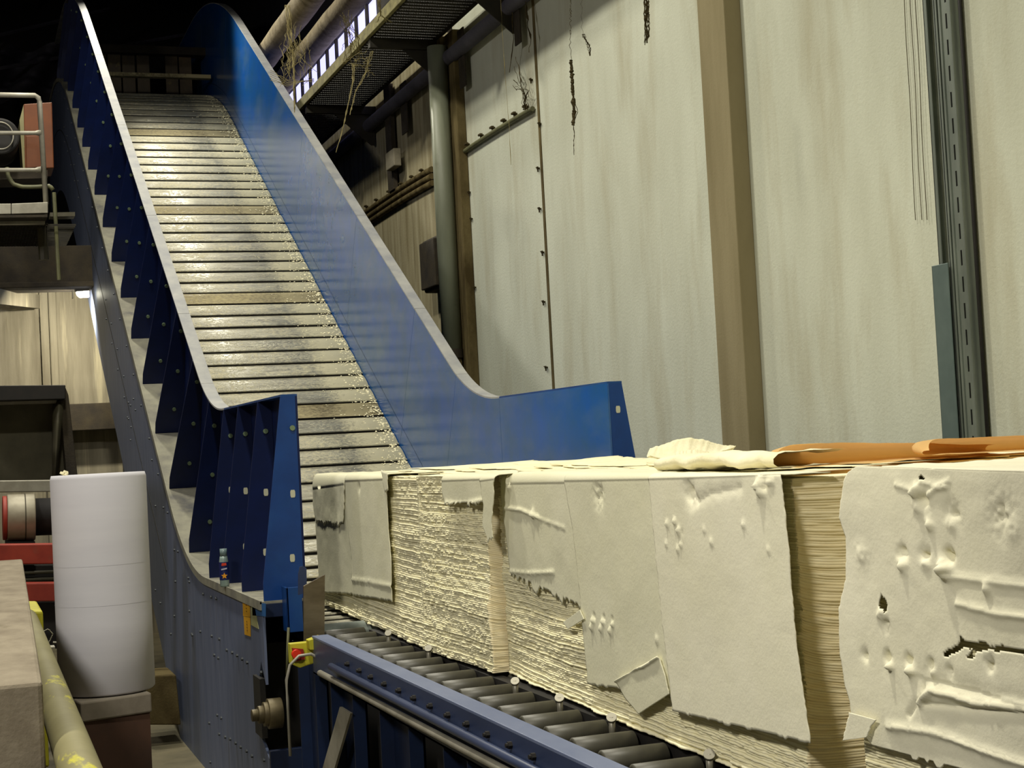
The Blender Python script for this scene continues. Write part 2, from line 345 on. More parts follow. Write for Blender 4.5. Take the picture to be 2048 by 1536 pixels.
for x in (-3.5, 1.5):
    props(MB().box((x, 8, 10.9), (x+.3, 32, 11.6)).build('roof_beam', M['rust']), 'dark roof beam '+('far to the left' if x < 0 else 'over the left side of the conveyor'), 'beam')

# ------------------------------------------------------------------ conveyor path
TH = math.atan(.592); ZH, ZT = .70, 7.47
yi = 12.0; R1 = 3.6; T1 = R1*math.tan(TH/2); yj = yi+(ZT-ZH)/math.tan(TH); R2 = 6.6; T2 = R2*math.tan(TH/2)
Y0 = 8.5; A1 = yi-T1-Y0; B1 = R1*TH; C1 = (yj-yi)/math.cos(TH)-T1-T2; D1 = R2*TH; E1 = 1.6
STOT = A1+B1+C1+D1+E1
def path(s):
    if s < A1: return Y0+s, ZH, 0.
    s -= A1
    if s < B1: a = s/R1; return yi-T1+R1*math.sin(a), ZH+R1*(1-math.cos(a)), a
    s -= B1
    ys, zs = yi-T1+R1*math.sin(TH), ZH+R1*(1-math.cos(TH))
    if s < C1: return ys+s*math.cos(TH), zs+s*math.sin(TH), TH
    s -= C1; ys += C1*math.cos(TH); zs += C1*math.sin(TH)
    if s < D1:
        a = TH-s/R2; return ys+R2*(math.sin(TH)-math.sin(a)), zs+R2*(math.cos(a)-math.cos(TH)), a
    s -= D1; return ys+R2*math.sin(TH)+s, zs+R2*(1-math.cos(TH)), 0.
def pn(s, n, x):
    y, z, a = path(s); return (x, y-math.sin(a)*n, z+math.cos(a)*n)
XL, XR = 1.86, 3.82
conv = thing('slat_conveyor', 'tall blue steel slat conveyor curving up from the bales to the roof', 'conveyor', (2.84, 12, FZ))
# slats: shared mesh, convex back with a raised lip
prof = [(.002, -.045), (.002, .012), (.005, .022), (.012, .023), (.018, .014), (.020, .008)]
for k in range(9):
    t = k/8; prof.append((.026+t*.242, .002+.015*math.sin(math.pi*(.14+.80*t))))
prof += [(.269, -.001), (.270, -.04)]
def slat_mesh(flat=False):
    mb = MB(); hw = (XR-XL)/2-.006; vs = []; nx = 2
    pr_ = prof if not flat else [(.004, -.045), (.004, .012), (.008, .016), (.012, .006), (.05, .0), (.12, .004), (.2, .006), (.262, .012), (.27, 0), (.272, -.03)]
    n = len(pr_)
    for x in (-hw, hw):
        for (s, z) in pr_: vs.append((x, s, z))
    fs = [(i, i+1, n+i+1, n+i)[::-1] for i in range(n-1)] + [tuple(range(n)), tuple(range(n, 2*n))[::-1]]
    mb.add(vs, fs); me = bpy.data.meshes.new('slat'); me.from_pydata(mb.v, [], mb.f); me.update()
    for p in me.polygons: p.use_smooth = len(p.vertices) == 4 and p.index not in (0, n-2)
    me.polygons[0].material_index = 1  # lip front painted black to stand in for the shadow gap
    return me
sm_, sf_ = slat_mesh(), slat_mesh(True); sm_.materials.append(M['slat']); sf_.materials.append(M['slat_dirty']); sm_.materials.append(M['black']); sf_.materials.append(M['black'])
PITCH = .2855; s = .42; k = 0; og = np.array(conv.location)
dirty = {20, 29, 38, 48}
while s < STOT-.1:
    y, z, a = path(s); f = k in dirty
    o = link('slat', sf_ if f else sm_, None, conv, tuple(np.array([(XL+XR)/2, y, z])-og)); o.rotation_euler = (a+RNG.normal()*.006, 0, 0)
    s += PITCH; k += 1
# carrier plate under the slats
st = np.linspace(.3, STOT, 70)
P = np.array([[pn(s, -.05, x) for x in (XL+.01, XR-.01)] for s in st]); grid_mesh('carrier_plate', P, M['black'], conv, solid=.01)
# caked pulp crumbs along the right edge, real lumps
mbp = MB()
for i in range(3600):
    s = RNG.uniform(2.5, STOT-2.2); d = abs(RNG.normal())*.09+abs(RNG.normal())*.01
    if RNG.random() < .25: d = RNG.uniform(0, .55)
    x = XR-.012-d; r = RNG.uniform(.003, .010)*(1.3-min(d, .5)); c = np.array(pn(s, .012+r*.3, x))
    a = RNG.uniform(0, 6.28, 4); e = [(r*math.cos(t)*RNG.uniform(.6, 1.6), r*math.sin(t)*RNG.uniform(.6, 1.6)) for t in (0, 1.6, 3.1, 4.7)]
    vs = [tuple(c+np.array([u, v_*.86, v_*.5])) for u, v_ in e]+[tuple(c+np.array([0, -r*.25, r*.6]))]
    mbp.add(vs, [(0, 1, 4), (1, 2, 4), (2, 3, 4), (3, 0, 4)])
props(mbp.build('pulp_crumbs', M['pulp'], conv), kind='stuff')
HN = 1.385
def side_strip(s0, s1, n0, n1, x, t, ds=.12):
    """curved plate: outline follows the path between offsets n0 and n1"""
    m = max(2, int((s1-s0)/ds)+1); ss = np.linspace(s0, s1, m); mb = MB(); vs = []
    for s in ss:
        a, b = pn(s, n0, x), pn(s, n1, x); a2, b2 = pn(s, n0, x+t), pn(s, n1, x+t); vs += [a, b, b2, a2]
    fs = []
    for i in range(m-1):
        p, q = 4*i, 4*i+4
        fs += [(p, p+1, q+1, q), (p+1, p+2, q+2, q+1), (p+2, p+3, q+3, q+2), (p+3, p, q, q+3)]
    fs += [(0, 3, 2, 1), (4*m-4, 4*m-3, 4*m-2, 4*m-1)]
    return mb.add(vs, fs)
def s_of_y(y, n=0):
    return min(np.linspace(0, STOT, 800), key=lambda s: abs(pn(s, n, 0)[1]-y))
cuts = [8.9, 10.95, 12.0, 13.1, 15.0, 17.3, 19.6, 21.9, 24.2]
cs = [s_of_y(y, HN) for y in cuts]+[STOT]
cs[0] = .4
for side, x0, t in (('l', XL, -.012), ('r', XR, .012)):
    for i in range(len(cs)-1):
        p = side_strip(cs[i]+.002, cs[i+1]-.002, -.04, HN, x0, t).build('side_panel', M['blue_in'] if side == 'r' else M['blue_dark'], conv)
        wd = -.095 if side == 'l' else .10
        fl = side_strip(cs[i]+.003, cs[i+1]-.003, HN, HN+.012, x0+ (.0 if side == 'l' else 0), wd).build('flange', M['dust_flange'] if cs[i] > 2.3 else M['blue'], p)
# ribs on the outer faces, each with three bolts
def rib_mesh(sg, m):
    n0, n1 = .215, HN; t = .012
    q = [(0, n0), (sg*.235, n0), (sg*.235, n0+.10), (sg*.085, n1), (0, n1)]
    mb = MB(); mb.v = []; mb.add([(p[0], 0, p[1]) for p in q]+[(p[0], t, p[1]) for p in q], [tuple(range(5)), tuple(range(5, 10))[::-1]]+[(i, 5+i, 5+(i+1) % 5, (i+1) % 5) for i in range(5)])
    me = bpy.data.meshes.new('rib'); me.from_pydata(mb.v, [], mb.f); me.update(); me.materials.append(m); return me
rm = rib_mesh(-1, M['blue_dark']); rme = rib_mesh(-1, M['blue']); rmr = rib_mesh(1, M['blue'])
bm_ = MB().tube([(0, -.012, 0), (0, .002, 0)], .016, 8); bme = bpy.data.meshes.new('bolt'); bme.from_pydata(bm_.v, [], bm_.f); bme.update(); bme.materials.append(mat('zinc_bolt', (120, 140, 110), None, .5, .3))
slot = MB().prism([(-.010, -.022), (.010, -.022), (.014, -.012), (.014, .012), (.010, .022), (-.010, .022), (-.014, .012), (-.014, -.012)], 'y', -.004, .002)
slm = bpy.data.meshes.new('slot'); slm.from_pydata(slot.v, [], slot.f); slm.update(); slm.materials.append(mat('pale_slot', (196, 196, 170), None, .8))
ribs = [8.9, 9.62, 10.35, 10.95, 11.95, 12.95, 13.75, 14.55, 15.37, 16.2, 17.0, 17.85, 18.7, 19.45, 20.15, 20.8, 21.5, 22.2, 22.9, 23.6, 24.3]
for i, y in enumerate(ribs):
    s = s_of_y(y, .215) if i else .4
    yy, zz, a = path(s)
    o = link('rib' if i else 'end_post', rm if i else rme, None, conv, tuple(np.array([XL-.013, yy, zz])-og)); o.rotation_euler = (a, 0, 0)
    for (bx, bn) in [(-.045, 1.20), (-.06, .82), (-.08, .45)]:
        b = link('slot' if i < 4 and bn < 1 else 'bolt', slm if i < 4 and bn < 1 else bme, None, o, (bx+(.02 if i == 0 else 0), 0, bn))
yy, zz, a = path(.4)
o = link('end_post', rmr, None, conv, tuple(np.array([XR+.013, yy, zz])-og))
for bn in (1.22, .82, .5): link('slot', slm, None, o, (.05, 0, bn))
MB().cyl((XL+.03, 8.86, .70), (XR-.03, 8.86, .70), .06, 24).build('tail_roller', M['steel'], conv, smooth=True)
# chassis: left side plate with the notch for the tail shaft, dusty ledge on top
XC = 1.60
def chassis_poly():
    top = [pn(s, .2, 0)[1:] for s in np.linspace(s_of_y(8.9), STOT, 60)]
    low = [pn(s, -1.45, 0)[1:] for s in np.linspace(STOT, s_of_y(12.5), 60)]
    low = [p for p in low if p[1] > FZ+.02 and p[0] > 11.2]
    e = low[-1]; y = e[0]-(e[1]-FZ)/.9
    front = [(8.9, FZ), (8.9, .02), (9.10, .10), (9.22, .20), (9.22, .36), (9.10, .46), (9.02, .56), (8.9, .44)]
    return top+low+[(max(y, 11.0), FZ)]+front
MB().prism([(a, b) for a, b in chassis_poly()], 'x', XC, XC+.015).build('chassis_plate', M['chassis'], conv)
MB().prism([(a, b) for a, b in chassis_poly()], 'x', 4.07, 4.085).build('chassis_plate', M['rail_blue'], conv)
side_strip(s_of_y(8.9), STOT, .2, .212, XC-.012, XL-XC+.012).build('ledge', M['dust_ledge'], conv)
side_strip(s_of_y(8.9), STOT, .2, .205, XR, .26).build('ledge', M['blue'], conv)
side_strip(s_of_y(8.9), STOT, .165, .218, XC-.014, .012).build('edge_strip', M['dust_ledge'], conv)
# long seams and bolts on the chassis plate
M['chassis_bolt'] = mat('chassis_bolt', (70, 74, 78), None, .5, .3)
mb = MB()
def hexbolt(mb, p, r=.011):
    mb.tube([(XC-.012, p[1], p[2]), (XC, p[1], p[2])], r, 6)
cb = [(312, 1180), (408, 1188), (424, 1194), (434, 1197), (350, 1100), (378, 1156), (352, 1163), (402, 1263), (425, 1272), (440, 1278), (455, 1300), (466, 1305), (476, 1311), (486, 1318), (496, 1325), (524, 1345),
      (430, 1310), (438, 1316), (420, 1446), (436, 1430), (444, 1436), (440, 1468), (452, 1474), (462, 1478), (473, 1486), (483, 1494), (495, 1502), (506, 1512), (530, 1520), (422, 1524), (380, 1222), (385, 1268), (386, 1270),
      (350, 1232), (343, 1268), (322, 1206), (268, 798), (272, 820), (258, 805), (256, 835), (258, 838), (262, 880), (305, 920), (328, 1015), (312, 1012), (282, 770)]
for p in cb: hexbolt(mb, at(p[0], p[1], x=XC))
for s in np.arange(3.4, STOT-1, .62):
    hexbolt(mb, pn(s, .02, XC)); 
    if int(s*10) % 2: hexbolt(mb, pn(s+.2, -.42, XC)); hexbolt(mb, pn(s+.12, -.62, XC))
props(mb.build('bolt', M['chassis_bolt'], conv), kind='stuff')
side_strip(s_of_y(13.0), STOT, -.55, -.54, XC-.003, .004).build('plate_seam', M['black'], conv)
# front of the chassis below the tail end
MB().box((XC+.015, 8.9, .82), (1.90, 8.96, .90)).build('tail_beam', M['rail_blue'], conv, bevel=.004)
MB().box((XC+.015, 9.35, FZ), (XR+.2, 9.4, .62)).build('back_plate', M['black'], conv)
MB().box((XC+.0, 8.86, FZ), (2.0, 8.9, at(600, 1494, y=8.88)[2])).build('lower_plate', M['rail_blue'], conv, bevel=.004)
sh = at(535, 1428, x=XC-.02)
MB().cyl((XC-.02, sh[1], sh[2]), (XC+.06, sh[1], sh[2]), .085, 28).cyl((XC-.045, sh[1], sh[2]), (XC, sh[1], sh[2]), .068, 28).cyl((XC-.075, sh[1]-.0, sh[2]), (XC-.04, sh[1], sh[2]), .05, 28).cyl((XC-.11, sh[1], sh[2]), (XC-.07, sh[1], sh[2]), .034, 24).build('tail_shaft', M['brass'], conv, smooth=True, bevel=.004)
MB().box((XC-.02, 8.98, sh[2]-.17), (XC+.012, 9.2, sh[2]+.17)).build('bearing_plate', M['black'], conv)
a, b = at(571, 1175, y=8.78), at(606, 1262, y=8.78)
MB().box((a[0], 8.76, b[2]), (b[0], 8.775, a[2])).box((a[0], 8.76, b[2]), (a[0]+.012, 8.9, a[2])).build('guard_plate', M['blue'], conv, bevel=.003)
q = [at(597, 1148, y=8.5), at(600, 1134, y=8.5), at(606, 1132, y=8.5), at(613, 1136, y=8.5), at(614, 1185, y=8.5), at(597, 1190, y=8.5)]
MB().prism([(p[0], p[2]) for p in q], 'y', 8.5, 8.515).build('side_lug', M['rail'], conv)
for (pts, m, nm) in [([(485, 1195), (499, 1198), (500, 1234), (486, 1232)], 'sticker_y', 'warning_sticker'), ([(487, 1233), (500, 1235), (501, 1273), (489, 1269)], 'sticker_y', 'warning_sticker'),
                     ([(504, 1205), (531, 1207), (531, 1233), (505, 1231)], 'sticker_b', 'blue_sticker'), ([(501, 1203), (508, 1204), (517, 1258), (502, 1250)], 'sticker_w', 'label_sticker')]:
    q = [at(p[0], p[1], x=XC-.003) for p in pts]
    st_ = MB().prism([(p[1], p[2]) for p in q], 'x', XC-.003, XC-.001).build(nm, M[m], conv)
    if m == 'sticker_y':
        mk = MB(); yc = (q[0][1]+q[1][1])/2
        for kk in range(4):
            z_ = q[0][2]-.02-kk*.018
            mk.box((XC-.0045, yc-.012, z_-.003), (XC-.003, yc+.012, z_+.003))
        mk.build('print', M['ink'], st_)
MB().box((1.66, 13.3, .05), (4.0, 13.34, .60)).build('cross_plate', M['blue_dark'], conv)
# strip curtain at the far top
for i in [0, 1, 2, 3, 4, 6, 7]:
    x = XL+.06+i*.215; 
    MB().box((x, 24.02+(i % 2)*.03, 7.35), (x+.19, 24.035+(i % 2)*.03, 7.98)).build('curtain_strip', M['curtain'], conv, bevel=.003)
MB().box((XL, 23.9, 7.98), (XR, 24.1, 8.10)).build('curtain_rail', M['rust'], conv)
MB().box((XL+.03, 23.2, ZT-.02), (XR-.05, 23.32, ZT+.035)).build('top_plate', M['slat_dirty'], conv)
for y, z1 in ((13.2, .2), (17.5, 2.6)):
    MB().box((1.7, y, FZ), (1.86, y+.16, z1)).box((3.85, y, FZ), (4.0, y+.16, z1)).build('support_leg', M['rail_blue'], conv)
# small bottle with printed label and green glass jar stuck between the ribs
a = at(452, 1158, x=1.66); zb = pn(s_of_y(a[1]), .212, 0)[2]
a = at(449, 1156, y=10.12); zb = .916; a[2] = zb
bt = thing('bottle', 'small clear bottle with a star label standing between two blue ribs', 'bottle', tuple(a))
h = .245; bx, by, bz = a
MB().tube([(bx, by, bz), (bx, by, bz+.01), (bx, by, bz+h*.66), (bx, by, bz+h*.74), (bx, by, bz+h*.80)], [.026, .03, .03, .027, .024], 16).build('body', mat('bottle_plastic', (120, 140, 140), (150, 170, 160), .25), bt, smooth=True)
MB().cyl((bx, by, bz+h*.8), (bx, by, bz+h), .023, 16).build('cap', mat('bottle_cap', (110, 130, 130), None, .3), bt, smooth=True)
lb = MB().tube([(bx, by, bz+.045), (bx, by, bz+.16)], .0315, 18, caps=False).build('wrap_label', mat('label_navy', (14, 30, 90), None, .5), bt, smooth=True)
def face_out(px_, dz, shape, m, nm):
    d = Vector((-bx, -by, 0)).normalized(); e = Vector((d.y, -d.x, 0))*-1; c = Vector((bx, by, bz+dz))+d*.0335
    vs = [tuple(c+e*p[0]+Vector((0, 0, p[1]))) for p in shape]+[tuple(c+d*.001+e*p[0]+Vector((0, 0, p[1]))) for p in shape]; n = len(shape)
    MB().add(vs, [tuple(range(n)), tuple(range(n, 2*n))[::-1]]+[(i, (i+1) % n, n+(i+1) % n, n+i) for i in range(n)]).build(nm, m, lb)
star = [(.021*(1 if i % 2 == 0 else .45)*math.sin(i*math.pi/5), .021*(1 if i % 2 == 0 else .45)*math.cos(i*math.pi/5)) for i in range(10)]
face_out(0, .072, star, mat('label_amber', (236, 160, 20), None, .6), 'star')
face_out(0, .145, [(-.016, -.008), (.016, -.006), (.015, .010), (-.014, .009)], mat('label_red', (214, 60, 30), None, .6), 'red_patch')
face_out(0, .118, [(-.018, -.009), (.018, -.003), (.018, .006), (-.018, .0)], mat('label_white', (190, 190, 210), None, .6), 'white_band')
a = at(417, 1128, z=zb+.02)
gj = MB().tube([tuple(a+np.array([0, 0, t])) for t in (-.02, -.01, .09, .11, .12)], [.03, .042, .045, .038, .03], 18).build('jar', M['green_glass'], smooth=True)
props(gj, 'dark green glass jar tucked behind a rib, left of the small bottle', 'jar')
# ------------------------------------------------------------------ roller conveyor
rc = thing('roller_conveyor', 'low roller conveyor with blue side rail under the row of pulp bales', 'conveyor', (1.9, 5.5, FZ))
XA = 1.70; y0, y1 = 2.2, 8.05
MB().box((XA, y0, .783), (1.785, y1, .795)).build('top_flange', M['rail_top'], rc, bevel=.002)
MB().box((XA, y0, .60), (XA+.008, y1, .783)).build('rail_web', M['rail'], rc)
MB().box((XA, y0, .60), (1.76, y1, .608)).build('lower_flange', M['rail'], rc)
MB().box((1.80, y0, .60), (1.81, y1, .74)).build('bearing_rail', M['black'], rc)
MB().box((3.62, y0, .60), (3.66, 8.7, .80)).build('far_rail', M['rail'], rc)
props(MB().box((2.145, y0, .60), (2.20, 8.6, .735)).build('centre_rail', M['black'], rc))
rmb = MB().tube([(-.115, 0, 0), (-.11, 0, 0), (.11, 0, 0), (.115, 0, 0)], [.036, .045, .045, .036], 20)
rme_ = bpy.data.meshes.new('roller'); rme_.from_pydata(rmb.v, [], rmb.f); rme_.update(); rme_.materials.append(M['roller'])
for p in rme_.polygons: p.use_smooth = len(p.vertices) == 4
rml = MB().tube([(-.70, 0, 0), (-.69, 0, 0), (.69, 0, 0), (.70, 0, 0)], [.036, .045, .045, .036], 20)
rlm = bpy.data.meshes.new('long_roller'); rlm.from_pydata(rml.v, [], rml.f); rlm.update(); rlm.materials.append(M['roller'])
for p in rlm.polygons: p.use_smooth = len(p.vertices) == 4
em = MB().cyl((-.02, 0, 0), (.0, 0, 0), .02, 10); eme = bpy.data.meshes.new('axle'); eme.from_pydata(em.v, [], em.f); eme.update(); eme.materials.append(M['black'])
ogr = np.array(rc.location)
for k in range(26):
    y = 8.66-k*.25
    r = link('roller', rme_, None, rc, tuple(np.array([2.02, y, .70])-ogr)); link('axle', eme, None, r, (-.115, 0, 0))
    link('long_roller', rlm, None, rc, tuple(np.array([2.91, y, .70])-ogr))
    if k in (2, 5, 10, 12, 14, 17):
        zc = .775
        MB().tube([(2.11, y-.12, .68), (2.11, y-.12, zc)], .012, 10).tube([(2.11, y-.12, zc-.008), (2.106, y-.128, zc)], .018, 16).build('stud', M['cap'], rc, smooth=True)
me = MB()
for p in [(697, 1328), (721, 1341), (744, 1354), (771, 1368), (800, 1381), (830, 1396), (863, 1412), (898, 1430), (936, 1448), (977, 1469), (1022, 1490), (1069, 1513)]:
    q = at(p[0], p[1], x=XA-.002); b = MB().tube([(XA-.014, q[1], q[2]), (XA, q[1], q[2])], .013, 6).tube([(XA-.022, q[1], q[2]), (XA-.012, q[1], q[2])], .008, 8).build('bolt', M['black'], rc)
def along(mb, pa, pb, x, r, ext=1.8, y_end=None):
    a, b = at(*pa, x=x), at(*pb, x=x); d = (b-a)/abs(b[1]-a[1]); return mb.tube([a, b, b+d*ext], r, 10)
props(along(MB(), (640, 1346), (1000, 1536), XA-.02, .016).build('conduit', M['pale'], rc, smooth=True))
props(along(MB(), (662, 1333), (1050, 1533), XA-.02, .018).build('conduit', M['rail'], rc, smooth=True))
for (xa, xb, m) in [(608, 642, 'rail_blue'), (672, 716, 'rail_blue'), (768, 826, 'rail_blue'), (893, 942, 'rail_blue')]:
    a, b = at(xa, 1450, x=1.74), at(xb, 1450, x=1.74)
    yb, yf = b[1], a[1]
    MB().box((1.72, yb, FZ), (1.79, yb+.012, .6)).box((1.72, yf-.012, FZ), (1.79, yf, .6)).box((1.78, yb, FZ), (1.79, yf, .6)).build('leg', M[m], rc)
a, b = at(652, 1536, x=1.70), at(690, 1420, x=1.70)
MB().hexa([(1.70, a[1]-.11+.2, a[2]-.2), (1.712, a[1]-.11+.2, a[2]-.2), (1.712, a[1]+.11+.2, a[2]-.2), (1.70, a[1]+.11+.2, a[2]-.2), (1.70, b[1]-.11, b[2]), (1.712, b[1]-.11, b[2]), (1.712, b[1]+.11, b[2]), (1.70, b[1]+.11, b[2])]).build('brace', M['pale'], rc)
MB().box((1.86, 2.2, FZ+.3), (1.88, 8.1, .56)).build('under_panel', M['black'], rc)
# bent steel plate between the two conveyors
q = [at(607, 1172, y=8.32), at(650, 1149, y=8.32), at(649, 1290, y=8.32), at(608, 1290, y=8.32)]
props(MB().prism([(p[0], p[2]) for p in q], 'y', 8.32, 8.335).build('guide_plate', M['steel_sheet'], bevel=.002), 'brownish reflective steel plate standing where the rollers meet the blue post', 'plate')
# emergency stop
a = at(578, 1292, y=8.12)
es = thing('emergency_stop', 'yellow emergency stop box with a red button at the end of the blue rail', 'switch', tuple(at(605, 1335, y=8.15)))
q = [at(580, 1288, y=8.1), at(620, 1284, y=8.1), at(634, 1325, y=8.1), at(600, 1336, y=8.1), at(582, 1328, y=8.1)]
MB().prism([(p[0], p[2]) for p in q], 'y', 8.1, 8.16).build('box', M['yellow'], es, bevel=.004)
q = [at(617, 1281, y=8.02), at(642, 1272, y=8.02), at(644, 1300, y=8.02), at(620, 1300, y=8.02)]
MB().prism([(p[0], p[2]) for p in q], 'y', 8.02, 8.09).build('bracket', M['yellow'], es, bevel=.003)
q = [at(584, 1296, y=8.09), at(606, 1298, y=8.09), at(610, 1318, y=8.09), at(588, 1324, y=8.09)]
MB().prism([(p[0], p[2]) for p in q], 'y', 8.085, 8.1).build('face_plate', mat('red_face', (150, 40, 26), None, .5), es)
c = at(592, 1308, y=8.08); MB().cyl((c[0], 8.055, c[2]), (c[0], 8.09, c[2]), .024, 20).build('button', M['red_button'], es, smooth=True)
pts = [at(x, y, y=8.0) for x, y in [(575, 1395), (573, 1360), (580, 1330), (598, 1312), (622, 1308), (640, 1318), (655, 1338)]]
props(MB().tube([pts[0]-np.array([0, 0, .3])]+pts, .008, 8).build('cable', M['pale'], smooth=True), 'pale cable looping from the emergency stop down the blue post', 'cable')
pts = [at(x, y, y=8.755) for x, y in [(577, 1255), (575, 1300), (574, 1350)]]
props(MB().tube(pts, .008, 8).build('cable', M['hose'], smooth=True), 'thin green cable hanging straight beside the emergency stop', 'cable')

# ------------------------------------------------------------------ bales
def stack(parent, nl, fl, nr_, fr, z0, z1, seed, dl=.0075, step=.008, rough=.0075, farstep=.05):
    """one pile of pulp sheets: loops round the four sides, three rows for every sheet"""
    nlv, flv, frv, nrv = [np.array(p, float) for p in (nl, fl, fr, nr_)]
    def seg(a, b, st): n = max(2, int(np.linalg.norm(b-a)/st)); t = np.arange(n)/n; return a+(b-a)*t[:, None]
    s1, s2, s3, s4 = seg(nrv, nlv, step*1.4), seg(nlv, flv, step), seg(flv, frv, farstep), seg(frv, nrv, farstep)
    per = np.concatenate([s1, s2, s3, s4]); kind = np.concatenate([np.zeros(len(s1)), np.ones(len(s2)), np.full(len(s3), 2), np.full(len(s4), 3)])
    n1 = np.array([(nlv-nrv)[1], -(nlv-nrv)[0]]); n1 = n1/np.linalg.norm(n1)
    c = (nlv+frv)/2
    def outn(a, b):
        d = b-a; n = np.array([d[1], -d[0]])/np.linalg.norm(d)
        return n if np.dot(n, (a+b)/2-c) > 0 else -n
    N_ = [outn(nrv, nlv), outn(nlv, flv), outn(flv, frv), outn(frv, nrv)]
    nrm = np.array([N_[int(k)] for k in kind]); m = len(per)
    L = int((z1-z0)/dl); rng = np.random.default_rng(seed)
    lo = rng.normal(size=L)*.0022+np.interp(np.arange(L), np.arange(0, L+7, 7), rng.normal(size=len(np.arange(0, L+7, 7)))*.003)
    arc = np.concatenate([[0], np.cumsum(np.linalg.norm(np.diff(per, axis=0), axis=1))])
    rows = []; ins = (.0022, 0.0, .0003, .0024)
    for l in range(L):
        for q, tq in enumerate((0.02, .22, .8, .98)):
            zt_ = (l+tq)/L
            wave = .010*vnoise(arc/.5, np.full(m, l/22.), seed+3, 2)+.004*vnoise(arc/.12, np.full(m, l/6.), seed+4)
            sag = np.where(kind == 0, -.034*math.sin(zt_*math.pi)**.6*(1-np.exp(-np.maximum(0, arc[len(s1)]-arc)/.07)), 0)
            torn = np.where(kind == 1, rough*.55*vnoise(arc/.05, np.full(m, l*.28), seed+5, 2)+rough*.5*vnoise(arc/.017, np.full(m, l*.9), seed+6, 2)+.012*vnoise(arc/.4, np.full(m, l/30.), seed+8),
                            .0015*vnoise(arc/.05, np.full(m, l*.7), seed+7))
            d = lo[l]*np.where(kind == 1, .9, .35)-ins[q]*np.where(kind == 1, 1.0, .5)+torn
            if l < 4: d = d+.02*(4-l)/4*np.maximum(0, vnoise(arc/.09, np.full(m, l*.5), seed+9, 2))
            z = z0+(z1-z0)*zt_+(wave+sag)*math.sin(math.pi*min(1, zt_*1.0))**.5
            rows.append(np.column_stack([per+nrm*d[:, None], z]))
    cen = c; zt = z1
    top = [np.column_stack([per+(cen-per)*f, np.full(m, zt)+.006*vnoise(per[:, 0]/.15, per[:, 1]/.15, seed+11, 2)*(f > 0)]) for f in (.004, .05, .3, .999)]
    P = np.stack(rows+top)
    nr, nc = P.shape[:2]
    fk = np.tile(np.where(kind == 1, 0, np.where(kind == 0, 1, 0)), (nr-1, 1)); fk[-4:, :] = 2
    o = grid_mesh('sheet_stack', P, None, parent, wrap=True, smooth=True, fmat=fk, mats=[M['pulp'], M['pulp_end'], M['pulp_top']])
    o['kind'] = 'stuff'; return o
def interp_poly(pts, n):
    pts = np.array(pts, float); d = np.concatenate([[0], np.cumsum(np.linalg.norm(np.diff(pts, axis=0), axis=1))]); t = np.linspace(0, d[-1], n)
    return np.column_stack([np.interp(t, d, pts[:, k]) for k in range(pts.shape[1])])
